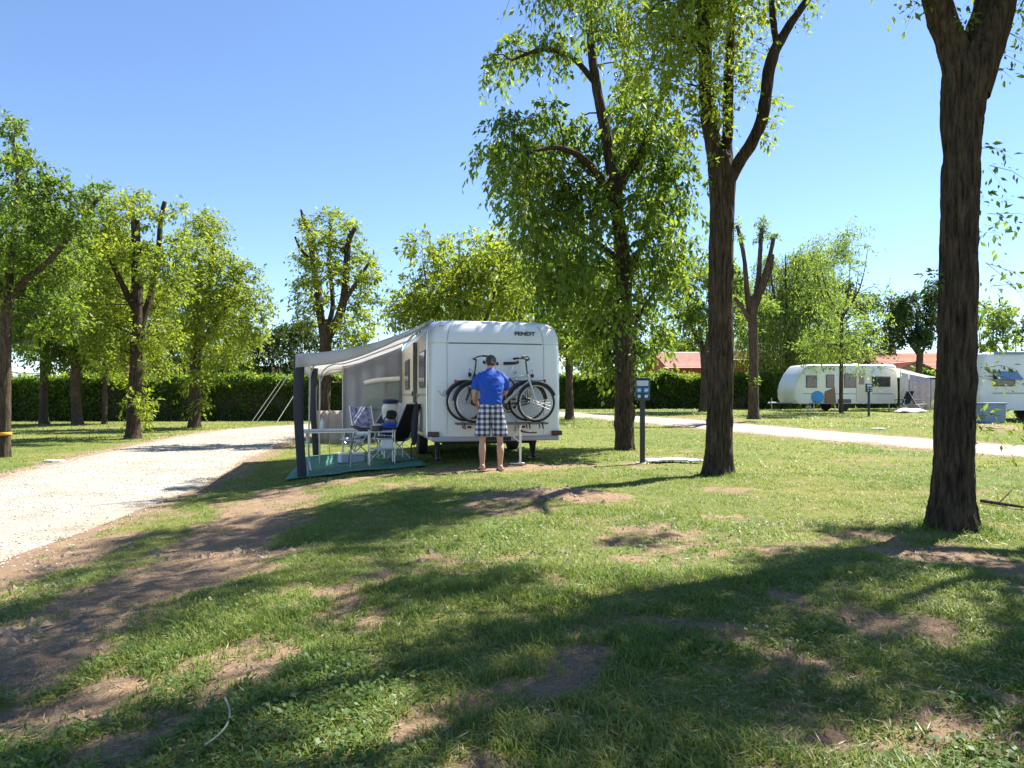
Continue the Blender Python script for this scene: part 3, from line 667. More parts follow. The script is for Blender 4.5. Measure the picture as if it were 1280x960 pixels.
# --- the near tree on the right (fork just below the top edge)
b = gp(1190, 660); Y = b[1]
tr = poly(Y, [(1190, 668, 31), (1190, 640, 29.5), (1192, 560, 28.5), (1196, 450, 27), (1199, 300, 26.5), (1203, 170, 27), (1209, 90, 31), (1211, 60, 24)])
lm = [poly(Y, [(1203, 110, 24), (1190, 55, 22), (1172, 5, 20, -.05), (1150, -90, 17, -.2), (1120, -220, 13, -.5), (1080, -380, 7, -.8)]),
      poly(Y, [(1214, 120, 27), (1228, 60, 31, .02), (1243, 5, 30, .05), (1258, -90, 25, .2), (1290, -220, 18, .6), (1330, -400, 8, 1.0)]),
      poly(Y, [(1172, 5, 13, -.05), (1190, -120, 11, .5), (1215, -300, 7, 1.2)]), poly(Y, [(1258, -90, 15, .2), (1230, -220, 12, -.6), (1180, -380, 6, -1.3)])]
cs = []
for i in range(54):
    a = rt.uniform(0, 6.28); q = 3.3 * math.sqrt(rt.uniform(0.02, 1)); z = rt.uniform(4.9, 8.4)
    cs.append((b[0] - 0.9 + q * math.cos(a), b[1] - .2 + q * math.sin(a) * 0.9, z + 0.25 * (2.3 - q), rt.uniform(0.27, 0.5), rt.uniform(1.6, 2.6)))
cs = [c for c in cs if (HOR - (c[2] - CAMZ - c[3]) / c[1] * FPX) < 5 or abs((c[0]) / c[1] * FPX) > 700]
ex = []
for (px, py, dx, dz, l) in [(1226, 90, 1, .2, .35), (1231, 62, 1, .5, .4), (1226, 185, 1, .1, .3), (1226, 212, 1, -.3, .3), (1226, 270, 1, .25, .5), (1226, 285, .9, -.2, .55), (1226, 330, .9, -.1, .55), (1226, 300, .7, .5, .45), (1228, 360, .9, .3, .55),
                            (1226, 352, 1, -.4, .4), (1226, 255, .6, .7, .35), (1226, 375, .5, -.5, .4), (1226, 460, .6, .3, .25), (1228, 470, .7, -.2, .28), (1224, 440, .5, .8, .25), (1228, 520, 1, .4, .45), (1226, 535, 1, .1, .5), (1210, 560, .2, .5, .15), (1208, 575, .1, -.6, .15),
                            (1215, 540, .3, .6, .18), (1172, 345, -.6, .3, .14), (1172, 350, -.8, -.3, .14), (1168, 10, -1, -.2, .4), (1150, -10, -.8, -.5, .35), (1205, 35, .1, .8, .3), (1200, 45, -.3, .7, .25), (1262, 20, 1, -.5, .4), (1258, 45, 1, -.2, .35)]:
    x, z = at(px, py, Y); 
    for _ in range(2): ex.append(np.array([x, Y + rt.uniform(-.12, .08), z, dx + rt.normal(0, .15), rt.normal(-.2, .4), dz + rt.normal(0, .2), l * rt.uniform(.7, 1.2)]))
make_tree('pollard_tree', 'closest thick dark trunk at the right, forking near the top edge', (b[0], b[1], g1(b[0], b[1]) - 0.03), tr, lm, cs, 'leaf', leaf=0.068, aspect=0.42, K=9, dens=1.3, shoot=0.55, seed=1, seg=100, step=0.028, ridge=0.014, flare=0.42, extra=ex, group='big trees on the front lawn', knots=0.15)

# --- second tree: straight trunk forking into three limbs
b = gp(898, 592); Y = b[1]
tr = poly(Y, [(898, 600, 19), (898, 585, 18), (899, 540, 17.3), (901, 450, 16.6), (902, 330, 16), (903, 260, 16), (903, 215, 18), (903, 190, 11)])
lm = [poly(Y, [(899, 235, 13), (893, 190, 11.5), (886, 150, 11), (882, 90, 9.5), (880, 40, 8.5), (872, -50, 7), (850, -180, 4, .4)]),
      poly(Y, [(906, 225, 9), (909, 170, 8, .1), (911, 90, 7, .2), (914, 20, 6.3, .25), (916, -80, 5, .3), (925, -220, 3, .6)]),
      poly(Y, [(908, 232, 10), (922, 205, 9.5, -.05), (940, 178, 9, -.1), (952, 150, 8.5, -.15), (958, 110, 8, -.15), (966, 70, 8, -.2), (985, 35, 6.5, -.25), (1012, -5, 5, -.3), (1045, -60, 3.5, -.4)]),
      poly(Y, [(972, 60, 5, -.2), (966, 20, 4.5, -.3), (962, -40, 3.5, -.4), (950, -140, 2, -.5)])]
cs = cl(Y, [(800, 25, 34), (838, 45, 36), (815, 85, 34), (850, 105, 34), (868, 60, 34), (900, 30, 34), (930, 62, 24), (950, 15, 24), (888, 128, 24), (858, 150, 20), (905, 95, 26), (985, -5, 20), (842, 10, 34), (880, -20, 36), (790, 60, 24), (925, 110, 16), (780, -10, 30)], rt, 0.9)
for i in range(18):
    a = rt.uniform(0, 6.28); q = rt.uniform(0.2, 2.3); cs.append((b[0] - 0.1 + q * math.cos(a), b[1] + q * math.sin(a), rt.uniform(7.3, 10.0), rt.uniform(0.45, 0.75), 0.9))
ex = []
for (px, py, dx, dz, l) in [(952, 130, 1, .1, .35), (955, 125, 1, -.2, .3), (956, 150, .9, .2, .25), (945, 168, 1, .1, .3), (948, 176, .9, -.4, .25), (946, 160, .5, .6, .25), (892, 225, -.6, -.5, .2), (893, 205, -.6, .3, .2), (940, 55, .8, 0, .4), (985, 30, 1, -.2, .35), (1000, 5, 1, -.2, .3)]:
    x, z = at(px, py, Y)
    for _ in range(2): ex.append(np.array([x, Y - .1, z, dx + rt.normal(0, .2), rt.normal(0, .4), dz + rt.normal(0, .2), l]))
make_tree('pollard_tree', 'tall straight trunk splitting into three bare limbs, nearest the power post', (b[0], b[1], g1(b[0], b[1]) - 0.03), tr, lm, cs, 'leaf_yl', leaf=0.095, aspect=0.42, K=12, dens=1.0, shoot=0.55, droop=0.5, seed=2, seg=72, step=0.038, ridge=0.012, flare=0.4, extra=ex, group='big trees on the front lawn', knots=0.2)

# --- third tree: big leaning tree beside the caravan
b = gp(780, 562); Y = b[1]
tr = poly(Y, [(781, 568, 13.5), (781, 555, 12.8), (780, 500, 11.8), (780, 440, 11), (781, 380, 10.3), (779, 320, 9.5), (771, 265, 9), (767, 225, 8.2), (757, 165, 7.2), (748, 120, 6.5), (740, 70, 5.6), (737, 20, 5), (735, -40, 4.2), (738, -110, 3), (742, -180, 1.5)])
lm = [poly(Y, [(770, 240, 6, 0), (800, 190, 5, -.3), (822, 140, 4, -.6), (832, 90, 3, -.8)]), poly(Y, [(745, 105, 4.5), (715, 72, 3.5, -.3), (680, 62, 3, -.5), (640, 75, 2, -.6)]),
      poly(Y, [(768, 250, 5.5), (735, 205, 4.5, -.5), (700, 185, 3.5, -.9), (660, 190, 2.5, -1.2)]), poly(Y, [(779, 330, 5), (740, 300, 4, .5), (700, 285, 3, .9), (668, 290, 2, 1.2)]),
      poly(Y, [(780, 345, 5), (810, 300, 4, .4), (838, 285, 3, .6)]), poly(Y, [(780, 420, 4), (805, 385, 3, -.5), (820, 360, 2, -.8)])]
cs = cl(Y, [(645, 62, 26), (622, 92, 18), (612, 75, 12), (685, 58, 24), (712, 60, 22), (758, 18, 26), (775, 40, 18), (738, -20, 34), (760, -60, 34), (715, -50, 28),
            (640, 165, 34), (672, 185, 38), (620, 190, 22), (655, 225, 38), (700, 205, 36), (725, 230, 34), (740, 165, 24), (690, 140, 22), (640, 205, 30), (706, 160, 26),
            (800, 135, 36), (828, 165, 38), (805, 180, 36), (848, 215, 26), (822, 225, 34), (785, 200, 26), (790, 100, 30), (780, 165, 26), (755, 195, 24),
            (702, 285, 38), (668, 290, 30), (682, 335, 34), (725, 325, 36), (712, 360, 30), (655, 260, 28), (742, 270, 30), (690, 250, 32), (735, 245, 28), (745, 370, 28), (690, 375, 22),
            (820, 270, 34), (850, 300, 22), (848, 255, 20), (800, 340, 36), (832, 335, 26), (812, 300, 30), (845, 340, 18), (800, 250, 26),
            (765, 415, 34), (802, 395, 34), (742, 400, 28), (792, 445, 28), (760, 450, 20), (820, 420, 22), (775, 375, 26, -.9), (772, 320, 18, .9), (735, 430, 18)], rt, 1.3, .96)
make_tree('pollard_tree', 'big leafy tree with a bent trunk standing close beside the white caravan', (b[0], b[1], g1(b[0], b[1]) - 0.03), tr, lm, cs, 'leaf', leaf=0.14, aspect=0.5, K=13, dens=.95, shoot=0.62, droop=0.85, upbias=0.0, seed=3, seg=56, step=0.045, ridge=0.012, flare=0.22, group='big trees on the front lawn', knots=0.25, hang=0.8)

# --- tree just outside the frame on the right, its crown shades the near lawn
def auto_tree(name, label, x, y, h, crown_r, trunk_r, lmat, n_cl=26, fork=0.45, n_limb=4, leaf=0.14, dens=0.9, shoot=0.6, droop=0.5, seed=0, aspect=0.5, K=10, group=None, crown_lo=None, ell=1.0, bark='bark2', lean=0.0, seg=18, tall_limbs=False, offs=(0, 0), upbias=.2, hang=.5, keep=None, cs_=(.2, .36), wt=1.0):
    r = np.random.default_rng(500 + seed); z0 = g1(x, y) - 0.05; zf = z0 + h * fork
    tr = np.array([(x, y, z0, trunk_r * 1.25), (x + r.normal(0, .02), y, z0 + .35, trunk_r * 1.05), (x + lean * .5 + r.normal(0, .05), y + r.normal(0, .05), z0 + h * fork * .6, trunk_r * .92), (x + lean, y, zf, trunk_r * .85), (x + lean, y, zf + .15, trunk_r * .5)])
    limbs = []
    for k in range(n_limb):
        a = k * 6.283 / max(1, n_limb) + r.uniform(-.5, .5); q = crown_r * r.uniform(.35, .6)
        e = np.array([x + lean + offs[0] * .7 + q * math.cos(a), y + q * math.sin(a), z0 + h * r.uniform(.74, .96)])
        s0 = np.array([x + lean, y, zf - .1]); m1 = s0 * .55 + e * .45 + np.array([math.cos(a), math.sin(a), 0]) * q * .25
        limbs.append(np.array([(*s0, trunk_r * .5), (*m1, trunk_r * .32), (*e, trunk_r * (.3 if tall_limbs else .08))]))
    lo = crown_lo if crown_lo is not None else fork * .9
    cs = []
    for i in range(n_cl):
        u = r.uniform(0, 1); ph = r.uniform(0, 6.283); zz = lo + (1 - lo) * r.uniform(0.04, .97); t = (zz - lo) / (1 - lo)
        prof = math.sin(math.pi * (0.12 + 0.8 * t)) ** .7
        q = crown_r * prof * math.sqrt(r.uniform(.1, 1)); cs.append((x + lean + offs[0] + q * math.cos(ph), y + offs[1] + q * ell * math.sin(ph), z0 + h * zz, crown_r * r.uniform(*cs_), wt * r.uniform(.7, 1.2)))
    if keep: cs = [c for c in cs if keep(c)]
    return make_tree(name, label, (x, y, z0), tr, limbs, cs, lmat, leaf=leaf, dens=dens, shoot=shoot, droop=droop, seed=seed, aspect=aspect, K=K, seg=seg, step=.12, bark=bark, group=group, upbias=upbias, hang=hang)
out_ = lambda c: (HOR - (c[2] - CAMZ - c[3] - .35) / c[1] * FPX) < 0 or (c[0] - c[3] - .35) / c[1] * FPX > 645
auto_tree('lawn_tree', 'leafy tree past the right edge shading the near lawn', 7.0, 7.6, 9.0, 3.1, .21, 'leaf', n_cl=40, fork=.55, seed=60, leaf=.11, dens=.7, group='big trees on the front lawn', keep=out_, crown_lo=.45, cs_=(.1, .19), wt=2.2)

# --- left group across the drive
LG = 'trees across the left drive'
b = gp(5, 572); Y = b[1]
tr = poly(Y, [(5, 578, 10.5), (5, 560, 9.5), (6, 480, 8.6), (8, 400, 8.2), (10, 365, 8.5), (12, 340, 6)])
lm = [poly(Y, [(10, 372, 6), (32, 350, 5.2, -.1), (62, 325, 4.6, -.2), (92, 290, 4, -.3), (112, 262, 3.4, -.3), (128, 243, 2.6, -.3)]), poly(Y, [(9, 365, 6), (18, 290, 4.5, .2), (22, 220, 3.2, .3), (14, 160, 2, .3)]), poly(Y, [(6, 370, 6), (-25, 310, 5), (-60, 250, 3)])]
cs = cl(Y, [(18, 165, 16), (12, 205, 20), (38, 215, 20), (8, 250, 24), (45, 255, 24), (70, 240, 18), (95, 255, 14), (118, 250, 14), (25, 290, 26), (60, 290, 20), (5, 320, 26), (40, 335, 22), (75, 350, 22), (95, 330, 16), (-20, 270, 34), (-40, 340, 34), (20, 395, 18), (55, 380, 18), (90, 300, 14), (-50, 220, 34), (30, 430, 14), (100, 275, 14), (125, 240, 10), (60, 420, 18), (85, 395, 18)], rt, 1.2, 1.15)
make_tree('pollard_tree', 'leftmost tree with an orange strap round its trunk and a long bare branch', (b[0], b[1], g1(b[0], b[1]) - .03), tr, lm, cs, 'leaf', leaf=.12, dens=1.05, shoot=.55, upbias=.6, droop=.3, seed=4, seg=30, step=.06, group=LG, bark='bark2')
strap = MB().torus(7.9 / FPX * Y, .012, 32, 8, 'z', (0, 0, 0), sq=3.2).build('tree_strap', M['orange']); strap.location = (at(5, 542, Y)[0], Y, at(5, 542, Y)[1])
tag(strap, 'orange and yellow strap tied round the leftmost trunk', 'strap')

b = gp(170, 548); Y = b[1]
tr = poly(Y, [(166, 552, 12), (167, 530, 10), (169, 480, 9), (171, 420, 8.5), (171, 350, 7.5), (170, 300, 6.5), (169, 275, 6)])
lm = [poly(Y, [(171, 420, 6.5), (188, 370, 4.6, .3), (198, 310, 4, .4), (201, 275, 3.8, .4), (206, 252, 3.2, .4)]), poly(Y, [(170, 390, 5), (145, 340, 4, -.3), (128, 300, 3, -.5)])]
cs = cl(Y, [(175, 255, 18), (188, 275, 14), (150, 265, 18), (140, 300, 22), (170, 320, 20), (120, 320, 22), (150, 350, 24), (195, 340, 20), (205, 380, 20), (180, 390, 22), (145, 400, 24), (118, 370, 24), (205, 420, 18), (180, 440, 18), (150, 440, 18), (95, 350, 18), (105, 410, 20), (220, 350, 16), (165, 480, 12), (178, 500, 10), (172, 530, 12), (180, 470, 12), (160, 510, 9), (183, 520, 9), (120, 440, 16), (230, 300, 12), (225, 265, 10), (130, 270, 16), (215, 320, 16), (100, 380, 22), (130, 460, 14), (200, 460, 14)], rt, 1.6, 1.15)
make_tree('pollard_tree', 'ivy-sprouting pollard nearest the left drive, two stumps above its crown', (b[0], b[1], g1(b[0], b[1]) - .03), tr, lm, cs, 'leaf_yl', leaf=.15, dens=1.05, shoot=.65, upbias=.7, droop=.3, seed=5, seg=26, step=.09, group=LG, K=10)
b = gp(243, 535); Y = b[1]
tr = poly(Y, [(243, 538, 9), (243, 520, 8), (244, 470, 7.5), (246, 420, 7), (248, 370, 5), (250, 330, 3)])
lm = [poly(Y, [(245, 440, 5), (275, 395, 4, -.4), (300, 360, 3, -.5)]), poly(Y, [(246, 420, 5), (262, 350, 4, .3), (266, 300, 2.5, .4)])]
cs = cl(Y, [(262, 280, 16), (268, 300, 18), (250, 320, 20), (235, 345, 20), (280, 335, 20), (260, 360, 24), (230, 385, 22), (290, 375, 20), (255, 400, 24), (280, 410, 22), (232, 425, 20), (262, 440, 20), (300, 345, 14), (312, 340, 9), (315, 400, 16), (330, 390, 11), (305, 425, 16), (245, 455, 14), (290, 445, 14), (225, 300, 12), (250, 475, 12), (240, 490, 9), (250, 285, 14), (320, 370, 14), (325, 425, 12), (270, 465, 14), (250, 510, 8)], rt, 1.9, 1.15)
make_tree('pollard_tree', 'bushy tree at the drive edge in front of the hedge, right of its group', (b[0], b[1], g1(b[0], b[1]) - .03), tr, lm, cs, 'leaf_yl', leaf=.175, dens=1.15, shoot=.75, upbias=.7, droop=.3, seed=6, seg=22, step=.12, group=LG, K=9)
for i, (px, py, h, cr, r_, lab, lmn) in enumerate([(55, 530, 9.2, 2.6, .21, 'shaded trunk between the strapped tree and the red-barked trunk', 'leaf'), (97, 531, 8.6, 2.4, .26, 'reddish trunk by the hedge left of the thin stem', 'leaf'),
                                                   (130, 530, 8.8, 2.2, .13, 'thin stem by the hedge just left of the ivy-clad pollard', 'leaf_yl')]):
    q = gp(px, py); auto_tree('pollard_tree', lab, q[0], q[1], h * 1.28, cr * 1.3, r_, lmn, n_cl=40, fork=.36, seed=70 + i, leaf=.18, dens=.95, upbias=.5, shoot=.7, K=9, group=LG, crown_lo=.3)
# --- pollard behind the awning
Y = 24.0
tr = poly(Y, [(404, 556, 9.5), (405, 535, 8.5), (406, 480, 8), (407, 440, 8), (408, 415, 8.5), (409, 400, 6)])
lm = [poly(Y, [(405, 420, 6), (400, 390, 5.4), (397, 360, 5, .2), (392, 330, 4.4, .3), (388, 300, 3.8, .3), (382, 280, 3, .3), (376, 262, 1.6, .3)]), poly(Y, [(411, 420, 6.4), (424, 395, 5.6, -.2), (430, 370, 5, -.2), (433, 330, 4.5, -.3), (436, 300, 4, -.3), (444, 285, 3, -.3)]),
      poly(Y, [(409, 412, 4), (416, 380, 3.4, .5), (412, 330, 3, .7), (413, 280, 2, .8)]), poly(Y, [(389, 325, 2.4, .3), (376, 312, 2, .2), (369, 296, 1.5, .2)]), poly(Y, [(428, 380, 4, -.2), (448, 350, 3, -.6), (460, 330, 2, -.7)])]
cs = cl(Y, [(388, 285, 13), (412, 275, 14), (425, 280, 12), (440, 290, 12), (398, 300, 16), (385, 325, 17), (415, 310, 18), (440, 315, 14), (400, 340, 20), (382, 360, 17), (425, 340, 16), (455, 330, 16), (465, 350, 14), (450, 360, 16), (385, 385, 16), (400, 375, 14), (440, 385, 16), (455, 400, 16), (430, 410, 14), (450, 420, 16), (385, 405, 12), (465, 375, 12), (445, 435, 12), (430, 430, 12)], rt, 1.2)
make_tree('pollard_tree', 'lone pollard with twisted dark limbs rising behind the awning', (at(404, 0, Y)[0], Y, g1(at(404, 0, Y)[0], Y) - .05), tr, lm, cs, 'leaf_yl', leaf=.135, dens=1.15, shoot=.6, upbias=.8, droop=.25, seed=8, seg=26, step=.08, K=10)

# --- behind the caravan and to the right
q = (-1.9, 28.0); auto_tree('maple_tree', 'broad green tree rising behind the caravan roof', *q, 7.9, 3.0, .2, 'leaf_yl', n_cl=42, fork=.35, seed=21, leaf=.18, dens=.5, shoot=.6, K=9, crown_lo=.35, group='trees behind the caravan')
q = (at(712, 0, 31)[0], 31.0); auto_tree('maple_tree', 'slim tree whose trunk shows just right of the caravan', *q, 8.0, 2.3, .17, 'leaf_yl', n_cl=26, fork=.42, seed=22, leaf=.19, dens=.9, shoot=.7, K=9, crown_lo=.3, group='trees behind the caravan')
q = (1.3, 36.0); auto_tree('maple_tree', 'darker tree between the caravan roof and the slim trunk behind it', *q, 9.0, 2.6, .2, 'leaf_yl', n_cl=28, fork=.35, seed=23, leaf=.22, dens=.8, shoot=.7, K=9, crown_lo=.3, group='trees behind the caravan')
q = (at(880, 0, 39)[0], 39.0); auto_tree('maple_tree', 'dark-trunked tree before the right hedge, seen left of the straight trunk', *q, 8.2, 2.4, .24, 'leaf', n_cl=26, fork=.4, seed=24, leaf=.22, dens=.9, shoot=.7, K=9, crown_lo=.52, group='trees by the right hedge')
# heavily pruned pollard with bare upright limbs
Y = 29.0
tr = poly(Y, [(942, 524, 8), (942, 505, 7), (942, 450, 6.4), (941, 400, 6.4), (941, 385, 7), (942, 370, 5)])
lm = [poly(Y, [(938, 392, 5), (934, 365, 4), (931, 330, 3.2), (926, 300, 3), (921, 282, 2.6)]), poly(Y, [(943, 385, 5), (948, 350, 4), (950, 320, 3.4), (952, 285, 3)]), poly(Y, [(945, 380, 5), (956, 345, 3.8, -.3), (963, 318, 3.3, -.4), (967, 298, 3, -.4)]), poly(Y, [(944, 384, 4), (955, 360, 3, .4), (964, 335, 2.6, .5), (966, 318, 2.4, .5)]), poly(Y, [(937, 400, 4), (928, 385, 3.2, -.2), (918, 372, 2.6, -.3)])]
cs = cl(Y, [(921, 282, 6), (923, 300, 5), (952, 280, 8), (956, 292, 6), (967, 298, 6), (948, 300, 5), (955, 378, 9), (965, 385, 8), (928, 400, 7), (920, 375, 5), (940, 470, 6), (945, 480, 5)], rt, .4)
make_tree('pollard_tree', 'hard-pruned pollard with upright bare limbs before the willow', (at(942, 0, Y)[0], Y, g1(at(942, 0, Y)[0], Y) - .05), tr, lm, cs, 'leaf_wil', leaf=.15, aspect=.35, dens=1.3, shoot=.4, seed=9, seg=22, step=.1, bark='bark2', K=9, upbias=.7)
q = (at(985, 0, 50)[0], 50.0); auto_tree('willow_tree', 'weeping pale green willow behind the bare-limbed pollard', *q, 11.0, 3.6, .3, 'leaf_wil', n_cl=54, fork=.5, seed=25, leaf=.24, aspect=.3, dens=1.1, shoot=1.4, droop=2.0, K=12, crown_lo=.22, hang=1.5, upbias=-.2)
q = (at(1052, 0, 37)[0], 37.0); auto_tree('birch_tree', 'wispy young tree standing in front of the distant caravan', *q, 9.0, 2.5, .1, 'leaf_wil', n_cl=30, fork=.55, seed=26, leaf=.17, aspect=.35, dens=.62, shoot=.9, droop=.3, K=9, crown_lo=.26, n_limb=5)
for i, (px, Yd, h, cr, lab) in enumerate([(1025, 60, 10.2, 4.2, 'dark rounded tree between the willow and the wispy young tree'), (1075, 64, 9.5, 3.6, 'dark rounded tree behind the wispy young tree'), (842, 82, 8.8, 3.6, 'round bush-like tree above the right hedge beside the pink roof'),
                                        (1275, 72, 9.2, 3.6, 'dark evergreen at the right edge above the motor caravan'), (1238, 56, 8.2, 1.9, 'small light tree just right of the thick trunk, behind the motor caravan'),
                                        (318, 62, 7.4, 4.0, 'dark bush-like tree above the hedge left of the lone pollard'), (372, 60, 7.6, 2.6, 'very dark tree against the sky just left of the awning'), (968, 78, 11.8, 3.8, 'dark tree filling the gap behind the willow'),
                                        (250, 58, 11.5, 4.6, 'dark tree behind the bushy tree of the left group'), (60, 56, 13.5, 5.4, 'large dark tree behind the left trunks and hedge'), (150, 60, 12.5, 5.0, 'dark tree in the middle behind the left group'), (590, 60, 10.5, 4.0, 'far dark tree behind the broad tree above the caravan'), (760, 62, 8, 3.4, 'far tree in the gap right of the caravan')]):
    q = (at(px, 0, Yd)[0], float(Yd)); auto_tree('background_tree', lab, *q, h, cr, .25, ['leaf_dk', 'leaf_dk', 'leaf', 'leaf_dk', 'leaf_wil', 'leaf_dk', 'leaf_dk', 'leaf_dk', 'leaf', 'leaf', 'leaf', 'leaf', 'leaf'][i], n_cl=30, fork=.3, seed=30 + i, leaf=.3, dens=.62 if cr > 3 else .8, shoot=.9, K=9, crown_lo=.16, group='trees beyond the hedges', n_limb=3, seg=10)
# leafy pollard by the far building
q = (at(1150, 0, 47)[0], 47.0); auto_tree('pollard_tree', 'leafy pollard in a V shape left of the thick trunk, above the tiled roof', *q, 7.9, 2.1, .22, 'leaf_dk', n_cl=22, fork=.45, seed=27, leaf=.2, dens=1.1, shoot=.5, K=9, crown_lo=.5, tall_limbs=True, n_limb=3)

# ------------------------------------------------------------------ hedges
def hedge(label, P0, P1, h, thick, nleaf, leaf, seed, lmat='leaf_hedge', climb=0.0):
    r = np.random.default_rng(seed); P0 = np.array(P0, float); P1 = np.array(P1, float); L = np.linalg.norm(P1 - P0); d = (P1 - P0) / L; nrm = np.array([d[1], -d[0]])
    root = empty('hedge', (P0[0], P0[1], g1(*P0)), 0, label, 'hedge', 'hedges round the pitches'); O = np.array([P0[0], P0[1], g1(*P0)])
    n = int(L / .5) + 2; Rg = []
    for i in range(n):
        s = L * i / (n - 1); c = P0 + d * s; z0 = g1(*c) - .1; hh = h * (.86 + .22 * float(fbm(s * .45, seed, 0, 3, 3))); t = thick * (.38 + .12 * float(fbm(s * .6, 5 + seed, 0, 4, 2)))
        ring = [(-t, 0), (-t * 1.05, hh * .5), (-t * .8, hh * .88), (0, hh * .93), (t * .8, hh * .88), (t * 1.05, hh * .5), (t, 0)]
        Rg.append([(c[0] + nrm[0] * o - O[0], c[1] + nrm[1] * o - O[1], z0 + z - O[2]) for o, z in ring])
    MB().rings(Rg).build('solid_core', M['dark_core'], root)  # added solid dark core for the dim hedge interior, stops see-through; not modelled twigs
    s = r.uniform(0, L, nleaf); hh = h * (.86 + .22 * fbm(s * .45, seed, 0, 3, 3)) * (1 + climb * (noise3(s * 1.3, 3, 0, seed) - .4)); t = thick * .5
    face = r.uniform(0, 1, nleaf); side = np.where(face < .62, 1.0, -1.0); top = face > .72
    z = np.where(top, hh * (.92 + r.normal(0, .035, nleaf)), hh * r.uniform(0.0, 1.0, nleaf) ** .9); lump = (fbm(s * 1.4, z * 1.6, 0, seed + 1, 3) - .5) * .7
    o = np.where(top, r.uniform(-1, 1, nleaf) * t, side * (t * .85 + lump * .55 + r.normal(0, .06, nleaf))); z = z + np.where(top, lump * .5 + r.exponential(.07, nleaf), 0)
    c = P0[None] + d[None] * s[:, None] + nrm[None] * o[:, None]; p = np.stack([c[:, 0], c[:, 1], gz(c[:, 0], c[:, 1]) + z], 1)
    ax = unit(np.stack([nrm[0] * np.sign(o) * .7, nrm[1] * np.sign(o) * .7, np.where(top, .6, -.2)], 1) + r.normal(0, .55, (nleaf, 3))); nr = unit(r.normal(0, 1, (nleaf, 3)) + [0, -.2, .5]); wv = unit(np.cross(ax, nr)); ll = (leaf * r.uniform(.6, 1.4, nleaf))[:, None]
    V = np.stack([p, p + ax * ll * .5 + wv * ll * .28, p + ax * ll, p + ax * ll * .5 - wv * ll * .28], 1).reshape(-1, 3) - O
    m_ = nleaf // 7; ss = r.uniform(0, L, m_ // 10); cc = P0[None] + d[None] * ss[:, None] + nrm[None] * r.uniform(-t, t, len(ss))[:, None]; h2 = h * (.84 + .22 * fbm(ss * .45, seed, 0, 3, 3))
    st = np.stack([cc[:, 0], cc[:, 1], gz(cc[:, 0], cc[:, 1]) + h2], 1); (LV, LF), _ = shoots_mesh(st, unit(r.normal(0, .5, (len(ss), 3)) + [0, -.2, 1]), r.uniform(.2, .75, len(ss)), .3, 10, leaf * .95, .5, r)
    link_mesh('top_shoots', fast_mesh('top_shoots', LV - O, LF, False), M['leaf_yl'], root)  # loose shoots; their paler leaf colour paints the hedge top as sunlit
    link_mesh('foliage', fast_mesh('foliage', V, np.arange(len(V)).reshape(-1, 4), False), M[lmat], root)
    return root
hedge('long dark clipped hedge behind the left drive and awning', (-46, 44.5), (1.2, 46.5), 2.75, 1.6, 58000, .2, 1, climb=.15)
hedge('leafy hedge beyond the right drive below the pink roof', (1.5, 47), (19, 48.5), 2.1, 1.8, 42000, .2, 2, climb=.3)
hedge('low hedge behind the distant caravans at the far right', (19.3, 50.5), (46, 50.5), 2.3, 1.6, 24000, .26, 3, climb=.3)
for i, (px, py, s_) in enumerate([(770, 482, .5), (655, 480, .2)][:0]): pass

# ------------------------------------------------------------------ buildings beyond the hedges
def house(name, label, x0, x1, y0, y1, wh, rh, wmat, rmat, ridge='x', wins=(), over=.4, chim=None):
    z0 = min(g1(x0, y0), g1(x1, y0)) - .1; cx, cy = (x0 + x1) / 2, (y0 + y1) / 2; root = empty(name, (cx, cy, z0), 0, label, 'building')
    a, b_ = (x1 - x0) / 2, (y1 - y0) / 2; mb = MB().box(-a, a, -b_, b_, 0, wh)
    if ridge == 'x': mb.add([(-a, -b_, wh), (-a, b_, wh), (-a, 0, wh + rh)], [(0, 1, 2)]).add([(a, -b_, wh), (a, b_, wh), (a, 0, wh + rh)], [(0, 1, 2)])
    else: mb.add([(-a, -b_, wh), (a, -b_, wh), (0, -b_, wh + rh)], [(0, 1, 2)]).add([(-a, b_, wh), (a, b_, wh), (0, b_, wh + rh)], [(0, 1, 2)])
    mb.build('wall', M[wmat], root, smooth=False)
    rf = None
    for s in (-1, 1):
        # sheets of tile courses: stepped rows
        G = []
        nr_ = 14; e = over
        for k in range(nr_ + 1):
            t = k / nr_
            for dz in ((0.0,) if k == 0 else (-.0, .05)):
                if ridge == 'x': yv = s * (b_ + e) * (1 - t); zz = wh + .05 + (rh + rh * e / b_) * t - rh * e / b_ + (dz if k < nr_ else .05); G.append([(-a - e, yv, zz), (a + e, yv, zz)])
                else: xv = s * (a + e) * (1 - t); zz = wh + .05 + (rh + rh * e / a) * t - rh * e / a + (dz if k < nr_ else .05); G.append([(xv, -b_ - e, zz), (xv, b_ + e, zz)])
        p = MB().grid(G).build('roof', M[rmat], root, smooth=False, solid=.09); rf = rf or p
    if chim:
        for cx_ in chim: MB().box(cx_ - .25, cx_ + .25, -.25, .25, wh + rh * .6, wh + rh + .6).box(cx_ - .32, cx_ + .32, -.32, .32, wh + rh + .601, wh + rh + .7).build('chimney', M[wmat], rf, smooth=False)
    for (u, z, ww, hh2) in wins:
        f = MB().box(u - ww / 2, u + ww / 2, -b_ - .03, -b_ + .02, z, z + hh2).build('window', M['white'], root, smooth=False)
        MB().box(u - ww / 2 + .08, u + ww / 2 - .08, -b_ - .045, -b_ - .032, z + .08, z + hh2 - .08).build('pane', M['glass'], f, smooth=False)
    return root
house('bungalow', 'low bungalow with a weathered pink tiled roof behind the left hedge', -36, -10.5, 60, 68, 2.7, 1.35, 'ochre', 'pink_roof', wins=[(u, 1.1, 1.2, 1.1) for u in (-10, -5, 0, 5, 10)])
